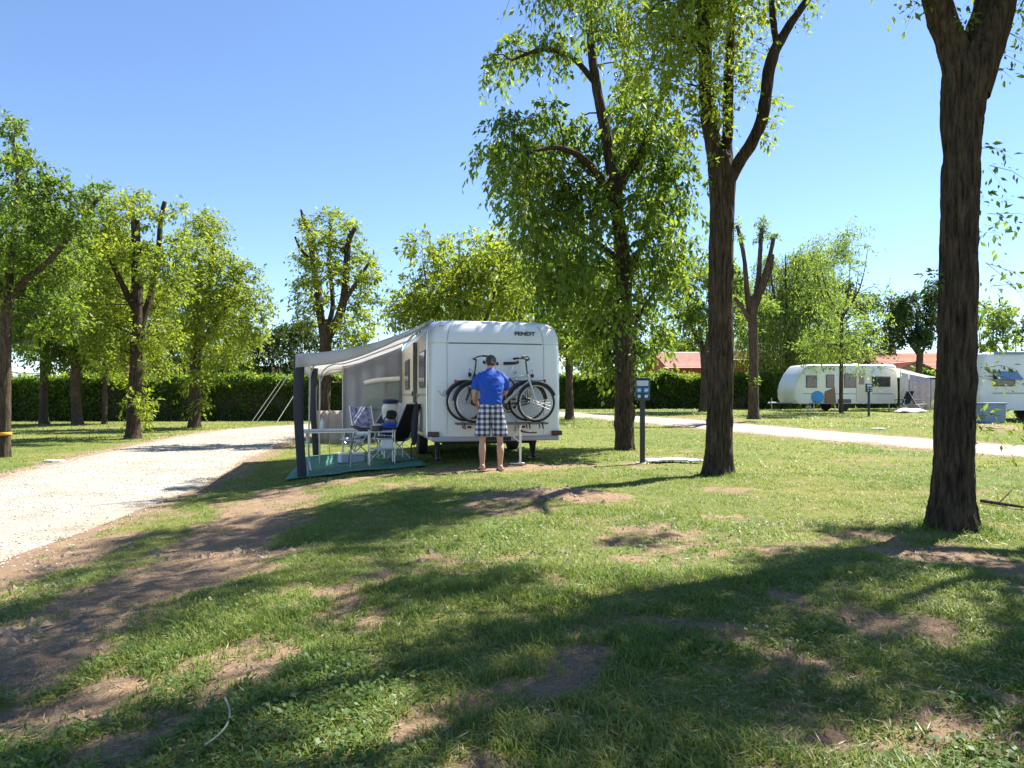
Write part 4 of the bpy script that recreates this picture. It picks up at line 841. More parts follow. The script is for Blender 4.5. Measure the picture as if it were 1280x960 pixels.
house('bungalow', 'bungalow with a pinkish tiled roof above the right hedge', 13.6, 18.0, 62, 72, 3.4, 1.5, 'redwall', 'pink_roof', ridge='x', wins=[(-.8, 1.2, 1, 1.2)])
house('red_shed', 'red walled building between the two trunks above the hedge', 18.9, 23.5, 63, 70, 4.1, .9, 'redwall', 'pink_roof', ridge='x', wins=[(1.2, 1.6, .9, 1.1)])
house('service_block', 'terracotta roofed building with an ochre gable behind the distant caravan', 28.5, 38.0, 58, 68, 3.0, 1.6, 'ochre', 'terracotta', ridge='x', wins=[(-3, 1, 1.1, 1.2), (3, 1, 1.1, 1.2)], chim=(-3.6, -2.2, 0))
xg = at(1143, 0, 54)[0]
house('porch_gable', 'small ochre gabled porch under the terracotta roof', xg - 1.6, xg + 1.6, 54, 57.3, 2.7, .75, 'ochre', 'terracotta', ridge='y', wins=[])
x_, Yp = at(1107, 0, 66)[0], 66.0
pl = MB().tube([(0, 0, 0), (0, 0, 7.9)], [.16, .1], 10).tube([(-.6, 0, 7.2), (.6, 0, 7.2)], .05, 6).build('utility_pole', M['wood']); pl.location = (x_, Yp, g1(x_, Yp) - .2); tag(pl, 'thin dark utility pole behind the terracotta roof', 'pole')

# ------------------------------------------------------------------ shared builders for caravans
def rr_ring(x0, x1, y0, y1, r, z, k=6, bow0=0.0):
    """rounded rectangle ring (rear edge y0 may bow outwards)"""
    out = []
    for cx, cy, a0 in ((x1 - r, y1 - r, 0), (x0 + r, y1 - r, 90), (x0 + r, y0 + r, 180), (x1 - r, y0 + r, 270)):
        for i in range(k + 1):
            a = R(a0 + 90 * i / k); out.append([cx + r * math.cos(a), cy + r * math.sin(a), z])
        if a0 == 180:
            for u in (.2, .35, .5, .65, .8): out.append([x0 + r + (x1 - x0 - 2 * r) * u, y0 - bow0 * math.sin(math.pi * u), z])
        if a0 == 0 or a0 == 90 or a0 == 270:
            for u in (.2, .35, .5, .65, .8): 
                nx_ = {0: (x1 - r + (x0 - x1 + 2 * r) * u, y1), 90: (x0, y1 - r + (y0 - y1 + 2 * r) * u), 270: (x1, y0 + r + (y1 - y0 - 2 * r) * u)}[a0]; out.append([nx_[0], nx_[1], z])
    return out
def rbox(x0, x1, y0, y1, z0, z1): return MB().box(x0, x1, y0, y1, z0, z1)
def wheel_parts(parent, c, rad=.32, wid=.2, hub='alu', axis='x'):
    w_ = MB().lathe([(rad * .25, -wid * .38), (rad * .6, -wid * .42), (rad * .64, -wid * .3), (rad * .64, wid * .3), (rad * .6, wid * .42), (rad * .25, wid * .38)], 28, axis).build('wheel', M[hub], parent); w_.location = c
    MB().lathe([(rad * .63, -wid * .5), (rad * .9, -wid * .5), (rad, -wid * .38), (rad, wid * .38), (rad * .9, wid * .5), (rad * .63, wid * .5)], 36, axis).build('tyre', M['black'], w_)
    return w_
def text_mesh(name, s, size, mat_, parent, loc, rot, sx=1.0, depth=.004, extra=0.0):
    cu = bpy.data.curves.new(name, 'FONT'); cu.body = s; cu.size = size; cu.extrude = depth; cu.align_x = 'CENTER'; cu.align_y = 'CENTER'; cu.offset = extra
    t = bpy.data.objects.new(name + '_src', cu); col.objects.link(t); dg = bpy.context.evaluated_depsgraph_get()
    me = bpy.data.meshes.new_from_object(t.evaluated_get(dg)); bpy.data.objects.remove(t); bpy.data.curves.remove(cu); me.name = name
    me.transform(Matrix.Diagonal((sx, 1, 1, 1))); me.materials.clear()
    o = link_mesh(name, me, mat_, parent); o.location = loc; o.rotation_euler = rot; return o

# ------------------------------------------------------------------ the white caravan
CY = R(13.1); CO = Vector((-.29, 13.08, 0.0)); HW = 1.22
CMAT = Matrix.Translation(CO) @ Matrix.Rotation(CY, 4, 'Z')
def c2w(x, y, z=0.0): v = CMAT @ Vector((x, y, z)); return v
def cg(x, y): v = c2w(x, y); return g1(v.x, v.y)              # ground height under a caravan-local point
car = empty('caravan', CO, CY, 'large white caravan with closed rear panel, bicycles carried on its back', 'caravan')
LEN = 6.4
lv = [(.40, -.045, .03, .06), (.43, -.01, .0, .08), (.62, .0, -.01, .1), (1.0, .0, -.02, .11), (1.5, .0, -.02, .12), (2.0, -.004, -.01, .13), (2.135, -.008, .0, .13), (2.141, -.02, .016, .13), (2.153, -.02, .016, .13), (2.16, -.006, -.006, .14), (2.3, -.012, .01, .16), (2.42, -.03, .05, .2), (2.5, -.06, .11, .24), (2.555, -.11, .2, .27), (2.585, -.19, .34, .3), (2.6, -.34, .6, .3)]
MB().rings([rr_ring(-HW - i, HW + i, y0, LEN - max(0, y0) * 1.2, rr, z, 7, .05) for z, i, y0, rr in lv]).build('body', M['white'], car, ang=50)
# cream side sheet with horizontal pressed ribs, door, windows
mb = MB()
for k in range(7): mb.box(-HW - .012, -HW + .01, .2, LEN - .3, .55 + k * .1, .555 + k * .1 + .07)
side = rbox(-HW - .009, -HW + .01, .16, LEN - .2, .5, 2.36).build('side_sheet', M['cream'], car, bevel=.003)
mb.build('pressed_rib', M['cream'], side, bevel=.004)['kind'] = 'stuff'
rbox(-HW - .03, -HW - .012, .16, LEN - .2, 1.21, 1.25).build('side_trim', M['trim'], car, bevel=.004)
MB().tube([(-HW - .03, -.0, .5), (-HW - .035, .0, 2.1), (-HW + .0, .05, 2.45), (-HW + .03, .16, 2.54), (-HW + .03, LEN - .3, 2.54)], .018, 8, 40).build('awning_rail', M['alu'], car)
def cwin(y0, y1, z0, z1):
    f = rbox(-HW - .034, -HW - .008, y0 - .03, y1 + .03, z0 - .03, z1 + .03).build('window', M['seam'], car, bevel=.01)
    rbox(-HW - .048, -HW - .0345, y0, y1, z0, z1).build('pane', M['glass'], f, bevel=.006)
cwin(.35, 1.3, 1.38, 2.02); cwin(3.7, 4.7, 1.38, 2.02)
d = rbox(-HW - .03, -HW - .0095, 2.12, 2.78, .46, 2.3).build('door', M['cream'], car, bevel=.008)
rbox(-HW - .04, -HW - .0305, 2.25, 2.65, 1.45, 2.05).build('pane', M['glass'], d, bevel=.006); rbox(-HW - .06, -HW - .0305, 2.68, 2.74, 1.2, 1.3).build('handle', M['black'], d, bevel=.004)
rbox(-HW - .09, -HW - .0095, 2.03, 2.1, .46, 2.3).build('door_frame', M['seam'], car, bevel=.01)
# rear furniture
logo = text_mesh('lettering', 'FENDT', .098, M['blackgl'], car, (.53, -.031, 2.335), (R(86), 0, 0), 1.28, .003, .0035)
MB().tube([(-1.06, -.034, 1.3), (-1.0, -.036, 1.22), (-.93, -.037, 1.2), (-.9, -.037, 1.26), (-.94, -.037, 1.3), (-.97, -.037, 1.22), (-.86, -.037, 1.18)], .006, 6, 30).build('side_emblem', M['trim'], car)
def rear_y(x, y0, rr): u = min(1, max(0, (x + HW - rr) / (2 * HW - 2 * rr))); return y0 - .05 * math.sin(math.pi * u)
MB().tube([(x_, rear_y(x_, .012, .13), 2.147) for x_ in np.linspace(-.87, .86, 24)], .007, 6).build('panel_seam', M['seam'], car)
for x_ in (-.9, .89):
    MB().tube([(x_ * 1.0, rear_y(x_, .002, .13), 2.14), (x_ * .985, rear_y(x_, .0, .15), 2.26), (x_ * .95, rear_y(x_, .03, .2), 2.4), (x_ * .9, rear_y(x_, .09, .24), 2.49)], .006, 6, 14).build('corner_seam', M['trim'], car)
    MB().tube([(x_, rear_y(x_, -.001 - .02 * (.6 < z_ < 2), .12), z_) for z_ in (.5, .8, 1.2, 1.6, 1.9, 2.13)], .004, 6, 14).build('corner_seam', M['trim'], car)
for x_ in (-.5, .5): MB().box(x_ - .035, x_ + .035, rear_y(x_, -.02, .12) - .004, 0.02, .62, .66).build('reflector', M['red'], car, bevel=.004)
MB().box(-.26, .26, -.086, -.0755, .395, .462).build('plate_holder', M['black'], car, bevel=.004)
rbox(-HW + .05, HW - .05, -.075, .04, .385, .47).build('bumper', M['trim'], car, bevel=.02)
for s in (-1, 1):
    l_ = rbox(s * 1.14 - .1, s * 1.14 + .1, -.06, .05, .475, .56).build('tail_light', M['blackgl'], car, bevel=.015)
    rbox(s * 1.14 - .07, s * 1.14 + .02, -.068, -.061, .49, .545).build('lens', M['red'], l_, bevel=.003)
    rbox(s * 1.0 - .04, s * 1.0 + .04, -.03, -.012, 2.44, 2.465).build('marker_light', M['amber'], car, bevel=.004)
for x_ in (-1.02, .78):
    for y_ in (.28,):
        zz = cg(x_, y_); MB().tube([(x_, y_ + .25, .4), (x_ + .0, y_, zz + .06)], [.05, .04], 8).box(x_ - .1, x_ + .1, y_ - .1, y_ + .1, zz - .03, zz + .05).tube([(x_, y_ - .12, .4), (x_, y_, zz + .12)], .022, 6).build('corner_steady', M['blackgl'], car)
for s in (-1, 1): wheel_parts(car, (s * 1.02, 3.1, .31 + min(0, cg(s * 1.02, 3.1))), .33, .2)
rbox(-.9, .9, .5, 5.8, .3, .395).build('chassis', M['black'], car, bevel=.01)
MB().box(.05, .35, 1.5, 1.9, 2.59, 2.72).build('roof_vent', M['trim'], car, bevel=.05)
MB().ball((.1, 3.2, 2.72), (.3, .3, .14), 16, 8).build('satellite_dome', M['white'], car)
for k, xx_ in enumerate((-1.5, )): pass

# ------------------------------------------------------------------ bicycle carrier and bicycles
rk = empty('bike_carrier', c2w(0, 0, 0), CY, 'aluminium bicycle carrier frame bolted to the caravan rear', 'bike rack')
for s in (-.28, .34):
    MB().tube([(s, -.03, 1.62), (s, -.16, 1.6), (s, -.18, 1.2), (s, -.14, .7), (s, -.03, .55)], .014, 8, 24).build('upright', M['alu'], rk)
for y_ in (-.2, -.42):
    rl = MB().box(-.78, .86, y_ - .035, y_ + .035, .695, .705).box(-.78, .86, y_ - .035, y_ - .03, .7051, .73).box(-.78, .86, y_ + .03, y_ + .035, .7051, .73).build('wheel_rail', M['seam'], rk)
    for x_ in (-.66, -.4, .5, .74): MB().tube([(x_, y_ - .04, .74), (x_ + .02, y_ - .045, .62)], .012, 6).build('rail_cap', M['black'], rl)
for s in (-.28, .34): MB().box(s - .02, s + .02, -.5, -.12, .66, .694).build('cross_arm', M['alu'], rk, bevel=.004)
MB().tube([(.3, -.16, 1.0), (.33, -.46, 1.12)], .011, 8).build('clamp_arm', M['black'], rk)
MB().tube([(.36, -.2, .69), (.36, -.55, .58), (.62, -.52, .56)], .02, 8, 10).build('clamp_arm', M['black'], rk)
# silver prop foot under the carrier
pf = empty('prop_stand', c2w(.33, -.5), CY, 'silver prop stand on a foot plate under the bicycle carrier', 'stand'); zz = cg(.33, -.5)
MB().tube([(0, 0, zz + .02), (0, 0, .66)], .024, 10).build('leg', M['alu'], pf); MB().box(-.2, .06, -.07, .07, zz + .0, zz + .03).build('foot_plate', M['alu'], pf, bevel=.006)
MB().tube([(0, .0, .62), (-.12, 0, .5), (-.02, 0, .4)], .018, 8, 10).build('brace', M['alu'], pf)

def bicycle(name, label, fm, facing):
    """local x forward, origin midway between hubs at hub height"""
    root = empty(name, (0, 0, 0), 0, label, 'bicycle', 'bicycles on the carrier')
    wb, r_ = .56, .345
    for s, nm in ((1, 'front'), (-1, 'rear')):
        hub = MB().lathe([(.018, -.05), (.03, -.04), (.02, 0), (.03, .04), (.018, .05)], 12, 'y').build('wheel', M['alu'], root); hub.location = (s * wb, 0, 0)
        MB().torus(r_ - .014, .021, 56, 10, 'y').build('tyre', M['black'], hub)
        MB().torus(r_ - .045, .011, 56, 8, 'y', sq=1.1).build('rim', M['alu'], hub)
        sp = MB()
        for k in range(28):
            a = 2 * math.pi * k / 28; b2 = a + (.5 if k % 2 else -.5); y_ = .03 * (1 if (k // 2) % 2 else -1)
            sp.tube([(.026 * math.cos(b2), y_, .026 * math.sin(b2)), ((r_ - .05) * math.cos(a), 0, (r_ - .05) * math.sin(a))], .0016, 4, cap=False)
        sp.build('spokes', M['steel'], hub)['kind'] = 'stuff'
        a0, a1 = (R(20), R(150)) if s == 1 else (R(10), R(175))
        MB().torus(r_ + .022, .022, 30, 6, 'y', (s * wb, 0, 0), a0, a1, sq=1.2).build('mudguard', M['blackgl'], root)
    bb = (-.1, 0, -.06); hd = (.40, 0, .5); hb = (.435, 0, .38); st = (-.25, 0, .44)
    f = MB().tube([bb, st], .016, 10).tube([(st[0], 0, st[2] - .03), (hd[0] + .01, 0, hd[2] - .03)], .017, 10).tube([bb, hb], .021, 10).tube([hd, hb], .021, 10)
    for y_ in (-.05, .05): f.tube([(bb[0], y_ * .6, bb[2]), (-wb, y_, 0)], .011, 8).tube([(st[0], y_ * .4, st[2] - .04), (-wb, y_, 0)], .009, 8)
    f.build('frame', M[fm], root)
    fk = MB()
    for y_ in (-.05, .05): fk.tube([(hb[0], y_ * .9, hb[2] - .02), (hb[0] + .05, y_, .2), (wb, y_, 0)], [.018, .016, .011], 8, 12)
    fk.tube([(hb[0], -.055, hb[2] - .02), (hb[0], .055, hb[2] - .02)], .018, 8).build('fork', M[fm], root)
    hbz = .74
    h = MB().tube([hd, (.37, 0, hbz)], .014, 8).tube([(.37, 0, hbz), (.42, 0, hbz + .02)], .016, 8).tube([(.30, -.3, hbz + .06), (.37, -.2, hbz + .05), (.42, -.05, hbz + .02), (.42, .05, hbz + .02), (.37, .2, hbz + .05), (.30, .3, hbz + .06)], .012, 8, 30).build('handlebar', M['blackgl'], root)
    for s in (-1, 1): MB().tube([(.31, s * .285, hbz + .06), (.22, s * .33, hbz + .05)], .018, 10).build('grip', M['black'], h)
    sd = MB()
    Rg = [[(-.40 + x, w_ * math.cos(a), .68 + z + .028 * math.sin(a)) for a in np.linspace(0, 6.283, 12, endpoint=False)] for x, w_, z in ((.0, .05, .03), (.03, .085, .02), (.09, .08, .01), (.16, .045, .008), (.24, .022, .006), (.275, .012, 0))]
    s_ = sd.rings(Rg).build('saddle', M['black'], root); MB().tube([st, (-.3, 0, .66)], .013, 8).build('seat_post', M['alu'], s_)
    c_ = MB().lathe([(.09, -.062), (.095, -.06), (.095, -.055), (.09, -.052)], 28, 'y', bb).build('chainring', M['blackgl'], root)
    for s, a in ((-1, R(-40)), (1, R(140))):
        e = (bb[0] + .165 * math.cos(a), s * .085, bb[2] + .165 * math.sin(a)); k = MB().tube([(bb[0], s * .08, bb[2]), e], .011, 8).build('crank_arm', M['alu'], root)
        MB().box(e[0] - .05, e[0] + .05, e[1] + s * .01 - .03, e[1] + s * .01 + .06 * s, e[2] - .012, e[2] + .012).build('pedal', M['black'], k, bevel=.004)
    MB().tube([(bb[0] + .05, -.062, bb[2] + .1), (-wb, -.062, .045), (-wb - .05, -.062, 0), (-wb, -.062, -.045), (bb[0], -.062, bb[2] - .1), (bb[0] + .12, -.062, bb[2])], .016, 6, 30).build('chain_guard', M['black'], root)
    lr = MB()
    for y_ in (-.07, .07): lr.tube([(-.3, y_, .37), (-wb - .3, y_, .38)], .007, 6).tube([(-wb, y_, .0), (-wb + .03, y_, .375)], .006, 6).tube([(-wb, y_, .0), (-wb - .16, y_, .375)], .006, 6)
    for x_ in (-.38, -.55, -.7, -wb - .3): lr.tube([(x_, -.07, .378), (x_, .07, .378)], .006, 6)
    lr.build('luggage_rack', M['black'], root)
    MB().box(-wb - .345, -wb - .31, -.035, .035, .33, .4).build('rear_light', M['red'], root, bevel=.008)
    MB().lathe([(.03, -.0), (.04, .03), (.04, .05)], 16, 'x', (.46, 0, .48)).build('front_light', M['black'], root)
    MB().tube([(hd[0], 0, hd[2]), (.5, .03, .58), (.44, .03, .34), (.2, .02, .2)], .004, 5, 20).build('cable', M['black'], root)
    return root
bA = bicycle('bicycle', 'silver framed bicycle on the outer carrier rail, front wheel right', 'silver', 1)
v = c2w(.08, -.42, 1.085); bA.location = v; bA.rotation_euler = (0, 0, CY)
bB = bicycle('bicycle', 'black framed bicycle on the inner rail, its saddle end at the right', 'blackgl', -1)
v = c2w(-.03, -.2, 1.1); bB.location = v; bB.rotation_euler = (0, 0, CY + math.pi)

# ------------------------------------------------------------------ awning (in caravan-local coordinates)
AW = empty('awning', CO, CY, 'pale canvas awning with dark corner posts on the caravan side', 'awning')
X1, X0, YN, YF = -HW - .03, -3.49, -.02, 5.75
def roof_z(u, v):
    """u 0 at caravan .. 1 at front bar, v 0 near .. 1 far"""
    return 2.53 - .62 * u ** .82 - .10 * math.sin(math.pi * u) * (1 + .25 * math.sin(3 * math.pi * v)) * (.75 + .25 * math.cos(2 * math.pi * v)) - .02 * math.sin(math.pi * v * 3) * u
G = [[(X1 + (X0 - X1) * u, YN + (YF - YN) * v, roof_z(u, v)) for v in np.linspace(0, 1, 40)] for u in np.linspace(0, 1, 24)]
MB().grid(G).build('canopy', M['canopy'], AW, solid=.004)
def valance(name, pts, drop, mat_, n):
    G = []
    for i, p in enumerate(pts):
        t = i / (len(pts) - 1); dd = drop(t); wv = .012 * math.sin(i * 1.1)
        G.append([(p[0] + n[0] * wv * k, p[1] + n[1] * wv * k, p[2] - .003 - dd * k) for k in (0, .33, .66, 1)])
    o = MB().grid(G).build(name, mat_, AW, solid=.004); return o, [g[-1] for g in G]
us = np.linspace(0, 1, 40)
o, hem = valance('near_valance', [(X1 + (X0 - X1) * u, YN - .004, roof_z(u, 0) - .004) for u in us], lambda t: .02 + .2 * t ** .6 - .02 * math.sin(7 * t), M['canopy'], (0, 1))
MB().tube(hem, .011, 6).build('piping', M['trim'], o)
o, hem = valance('front_valance', [(X0 - .004, YN + (YF - YN) * v, roof_z(1, v) - .004) for v in np.linspace(0, 1, 70)], lambda t: .22 + .02 * math.sin(40 * t), M['canopy'], (1, 0))
MB().tube(hem, .008, 6).build('piping', M['trim'], o)
o, hem = valance('far_valance', [(X1 + (X0 - X1) * u, YF + .004, roof_z(u, 1) - .004) for u in us], lambda t: .12 + .12 * t, M['canopy'], (0, 1))
def fabric_post(x, y, top, w_=.17):
    z0 = cg(x, y); Rg = []
    for i in range(26):
        t = i / 25; z = z0 - .01 + (top - z0) * t; ww = w_ / 2 * (.9 + .28 * t ** 3); off = .05 * (1 - t) ** 1.6 - .02 * math.sin(3 * t)
        Rg.append([(x + .02 + off + ww * math.cos(a) * (1 + .05 * math.sin(9 * t + a)), y + .05 * math.sin(a) * (1 + .25 * math.sin(5 * t + 2 * a)), z) for a in np.linspace(0, 6.283, 18, endpoint=False)])
    MB().rings(Rg).build('corner_post', M['dark_canvas'], AW)
fabric_post(X0 + .03, YN + .06, 1.9); fabric_post(X0 + .05, YF - .05, 1.9)
def pole(pts, r_=.014, n=30): return MB().tube(pts, r_, 8, n).build('pole', M['steel'], AW)
zz = cg(X0 + .25, .1)
pole([(X0 + .2, .12, cg(X0 + .2, .12)), (X0 + .22, .12, 1.2), (X0 + .25, .12, 1.62), (X0 + .42, .12, 1.82), (X0 + .9, .12, 1.92), (X1 - .02, .12, 2.42)])
pole([(X0 + .2, YF - .15, cg(X0 + .2, YF - .15)), (X0 + .22, YF - .15, 1.2), (X0 + .25, YF - .15, 1.6), (X0 + .45, YF - .15, 1.83), (X0 + .95, YF - .15, 1.93), (X1 - .02, YF - .15, 2.42)])
pole([(X0 + .3, 2.9, cg(X0 + .3, 2.9)), (X0 + .3, 2.9, 1.3), (X0 + .34, 2.9, 1.68), (X0 + .55, 2.9, 1.86), (X0 + .95, 2.9, 1.93), (X1 - .02, 2.9, 2.42)])
pole([(-2.72, YF - .12, cg(-2.72, YF - .1)), (-2.72, YF - .12, 1.95)], .018, 4)
# far end wall with a clear foil window and a rolled white blind
G = [[(-2.7 + 1.45 * u, YF - .05 + .018 * math.sin(u * 26), .2 + (roof_z((2.7 - 1.45 * u - 1.25) / 2.24, 1) - .06 - .2) * k) for k in np.linspace(0, 1, 16)] for u in np.linspace(0, 1, 50)]
ew = MB().grid(G).build('end_wall', M['grey_canvas'], AW, solid=.004)
f = rbox(-2.2, -1.32, YF - .085, YF - .075, .86, 1.6).build('foil_window', M['foil'], ew, bevel=.004)
MB().tube([(-2.2, YF - .11, 1.52), (-1.9, YF - .12, 1.59), (-1.32, YF - .11, 1.64)], .06, 10, 14).build('rolled_blind', M['white_cloth'], ew)
rbox(-1.7, -1.62, YF - .095, YF - .086, .86, 1.6).build('window_bar', M['grey_canvas'], ew)
# low beige windbreak left of the end wall
wbk = empty('windbreak', c2w(-3.4, YF + .12), CY, 'low beige fabric windbreak between two posts under the awning', 'windbreak')
zz = cg(-3.1, YF + .1)
for k, (a, c_) in enumerate(((0, .34), (.36, .86))):
    G = [[(a + (c_ - a) * u, .01 * math.sin(u * 14 + k), z) for z in np.linspace(zz + .3, zz + 1.12, 6)] for u in np.linspace(0, 1, 14)]; MB().grid(G).build('panel', M['beige_canvas'], wbk, solid=.004)
for a in (0, .35, .87): MB().tube([(a, .02, zz), (a, .02, zz + 1.16)], .012, 8).build('post', M['steel'], wbk)

# groundsheet
G = [[tuple(c2w(-3.66 + 2.4 * u, -.16 + 5.8 * v)) for v in np.linspace(0, 1, 60)] for u in np.linspace(0, 1, 36)]
G = [[(p[0], p[1], g1(p[0], p[1]) + .024 + .02 * float(fbm(p[0] * 3, p[1] * 3, 0, 12, 2))) for p in r_] for r_ in G]
gs = MB().grid(G).build('groundsheet', M['green_mat'], solid=.006); tag(gs, 'teal green groundsheet spread under the awning', 'groundsheet')

# ------------------------------------------------------------------ camping furniture
def camp_table(loc, rz):
    t = empty('camping_table', loc, rz, 'grey folding camping table near the awning corner post', 'table')
    rbox(-.48, .48, -.34, .34, .715, .74).build('table_top', M['tabletop'], t, bevel=.008); rbox(-.49, .49, -.35, .35, .69, .7145).build('apron', M['alu'], t, bevel=.004)
    for s in (-1, 1):
        MB().tube([(s * .42, -.3, .69), (s * .36, .28, .02)], .014, 8).tube([(s * .36, .16, .02), (s * .36, .34, .02)], .014, 8).build('leg', M['alu'], t)
        MB().tube([(s * .42, .3, .69), (s * .36, -.28, .02)], .014, 8).tube([(s * .36, -.34, .02), (s * .36, -.16, .02)], .014, 8).build('leg', M['alu'], t)
    return t
v = c2w(-2.95, 1.25); camp_table((v.x, v.y, g1(v.x, v.y) + .03), CY + .1)
def camp_chair(label, loc, rz, cush, grp='folding camping chairs under the awning', recl=.35):
    t = empty('camping_chair', loc, rz, label, 'chair', grp)
    # local x forward
    G = []
    bx = lambda s: (-.22 - s * recl, .44 + s * .68)
    def pad(name, pts, w_, th):
        Rg = []
        for i, (x, z) in enumerate(pts):
            j = min(i, len(pts) - 2); dx, dz = pts[j + 1][0] - pts[j][0], pts[j + 1][1] - pts[j][1]; q = math.hypot(dx, dz); nx_, nz_ = -dz / q, dx / q; tt = th * (.75 + .25 * math.sin(i * 1.57))
            Rg.append([(x + nx_ * tt * sn, w_ * cs_, z + nz_ * tt * sn) for cs_, sn in ((-1, -.5), (-1, .5), (-.5, .8), (.5, .8), (1, .5), (1, -.5), (0, -.7))])
        return MB().rings(Rg).build(name, M[cush], t)
    pad('seat', [(.26 - .06 * i, .47 - .008 * i) for i in range(9)], .23, .03)
    b_ = pad('backrest', [(bx(i / 10)[0], bx(i / 10)[1]) for i in range(11)], .23, .03)
    for s in (-1, 1):
        y = s * .265
        MB().tube([(.27, y, .45), (-.22, y, .42), (-.22 - recl * 1.02, y, 1.14)], .0125, 8).build('side_frame', M['alu'], t)
        MB().tube([(.22, y, .44), (-.3, y * .98, .02)], .0125, 8).build('leg', M['alu'], t); MB().tube([(-.16, y, .43), (.3, y * .98, .02)], .0125, 8).build('leg', M['alu'], t)
        a = MB().tube([(-.36, y * 1.04, .66), (.1, y * 1.06, .67), (.22, y * 1.04, .65)], .022, 8, 10, sx=1.0).build('armrest', M['black'], t)
        MB().tube([(.16, y * 1.04, .66), (.2, y, .45)], .011, 6).build('arm_support', M['alu'], t)
    for x_ in (-.3, .3): MB().tube([(x_, -.26, .02), (x_, .26, .02)], .0125, 8).build('foot_bar', M['alu'], t)
    return t
v = c2w(-2.42, 2.9); camp_chair('navy padded reclining chair in the middle of the awning', (v.x, v.y, g1(v.x, v.y) + .03), R(172), 'floral', recl=.5)
v = c2w(-1.78, 1.55); camp_chair('dark folding chair holding the blue bag by the caravan wall', (v.x, v.y, g1(v.x, v.y) + .03), R(150), 'black')
v = c2w(-2.15, 4.3); camp_chair('navy chair at the back of the awning before the end wall', (v.x, v.y, g1(v.x, v.y) + .03), R(-60), 'floral')
def lump(name, lab, cat, mat_, c, r3, seed, sq=.35, parent=None):
    Rg = []; 
    for i in range(13):
        t = -1 + 2 * i / 12; q = (1 - abs(t) ** 3.2) ** .45 if abs(t) < 1 else .02
        Rg.append([(r3[0] * max(q, .05) * np.sign(math.cos(a)) * abs(math.cos(a)) ** .7 * (1 + sq * (float(noise3(math.cos(a) * 2, math.sin(a) * 2, t * 2, seed)) - .5)), r3[1] * max(q, .05) * np.sign(math.sin(a)) * abs(math.sin(a)) ** .7 * (1 + sq * (float(noise3(math.cos(a) * 2 + 5, math.sin(a) * 2, t * 2, seed)) - .5)), r3[2] * t) for a in np.linspace(0, 6.283, 20, endpoint=False)])
    o = MB().rings(Rg).build(name, mat_, parent, sub=1); o.location = c
    if lab: tag(o, lab, cat)
    return o
v = c2w(-1.82, 1.5); zc = g1(v.x, v.y) + .03
bagr = empty('duffel_bag', (v.x, v.y, zc + .64), CY, 'blue duffel bag lying on the dark folding chair', 'bag'); lump('body', None, None, M['blue'], (0, 0, 0), (.2, .17, .13), 3, parent=bagr); MB().tube([(-.12, 0, .1), (-.08, 0, .22), (.08, 0, .22), (.12, 0, .1)], .012, 6, 16).build('strap', M['black'], bagr)
v = c2w(-1.75, 2.35); rs = empty('rucksack', (v.x, v.y, g1(v.x, v.y) + .03), CY + .3, 'white and black rucksack standing behind the dark chair', 'rucksack'); lump('body', None, None, M['white_cloth'], (0, 0, .95), (.17, .13, .22), 8, parent=rs); lump('pocket', None, None, M['black'], (-.03, -.13, .9), (.12, .05, .1), 9, parent=rs); lump('lid', None, None, M['navy'], (0, 0, 1.17), (.16, .12, .06), 10, parent=rs)
st_ = empty('camping_stool', (v.x, v.y, g1(v.x, v.y) + .03), CY + .3, 'aluminium stool under the white and black rucksack', 'stool'); rbox(-.2, .2, -.18, .18, .7, .73).build('seat', M['navy'], st_, bevel=.01)
for sx in (-1, 1):
    for sy in (-1, 1): MB().tube([(sx * .18, sy * .16, .7), (sx * .2, sy * .18, 0)], .012, 6).build('leg', M['alu'], st_)
v = c2w(-2.62, 3.35); sl = empty('striped_cushion', (v.x, v.y, g1(v.x, v.y) + .52), CY + 1.2, 'blue and white cushion lying on the reclining chair', 'cushion'); lump('pad', None, None, M['pale_blue'], (.12, -.38, .07), (.2, .2, .05), 12, parent=sl); lump('stripe', None, None, M['white_cloth'], (.12, -.38, .085), (.06, .19, .046), 13, parent=sl)
v = c2w(-1.5, 2.3); hz = g1(v.x, v.y)
# white towel and patterned bag hung by the wall behind the chair
tw = MB().grid([[(.34 * u, .02 * math.sin(7 * u) + .03 * k, -.62 * k) for k in np.linspace(0, 1, 8)] for u in np.linspace(0, 1, 12)]).build('towel', M['white_cloth'], solid=.01); tw.location = c2w(-1.62, 1.86, 1.06 + hz * 0); tw.rotation_euler = (0, 0, CY + .1); tag(tw, 'white towel draped over the chair back by the door', 'towel')
v = c2w(-2.55, 2.2); cb = empty('cool_box', (v.x, v.y, g1(v.x, v.y) + .03), CY + .25, 'small pale blue cool box on the groundsheet', 'cool box'); rbox(-.24, .24, -.15, .15, 0, .15).build('body', M['pale_blue'], cb, bevel=.02); rbox(-.25, .25, -.16, .16, .152, .2).build('lid', M['white_cloth'], cb, bevel=.015)
v = c2w(-2.0, 1.0); ck = empty('camp_kitchen', (v.x, v.y, g1(v.x, v.y) + .03), CY + .05, 'small aluminium camp kitchen rack beside the dark chair', 'rack')
for z_ in (.3, .62): rbox(-.24, .24, -.17, .17, z_, z_ + .02).build('shelf', M['tabletop'], ck, bevel=.004)
for sx in (-1, 1):
    for sy in (-1, 1): MB().tube([(sx * .23, sy * .16, 0), (sx * .23, sy * .16, .66)], .011, 6).build('leg', M['alu'], ck)
    MB().tube([(sx * .23, -.16, .06), (sx * .23, .16, .28)], .008, 6).build('brace', M['alu'], ck)
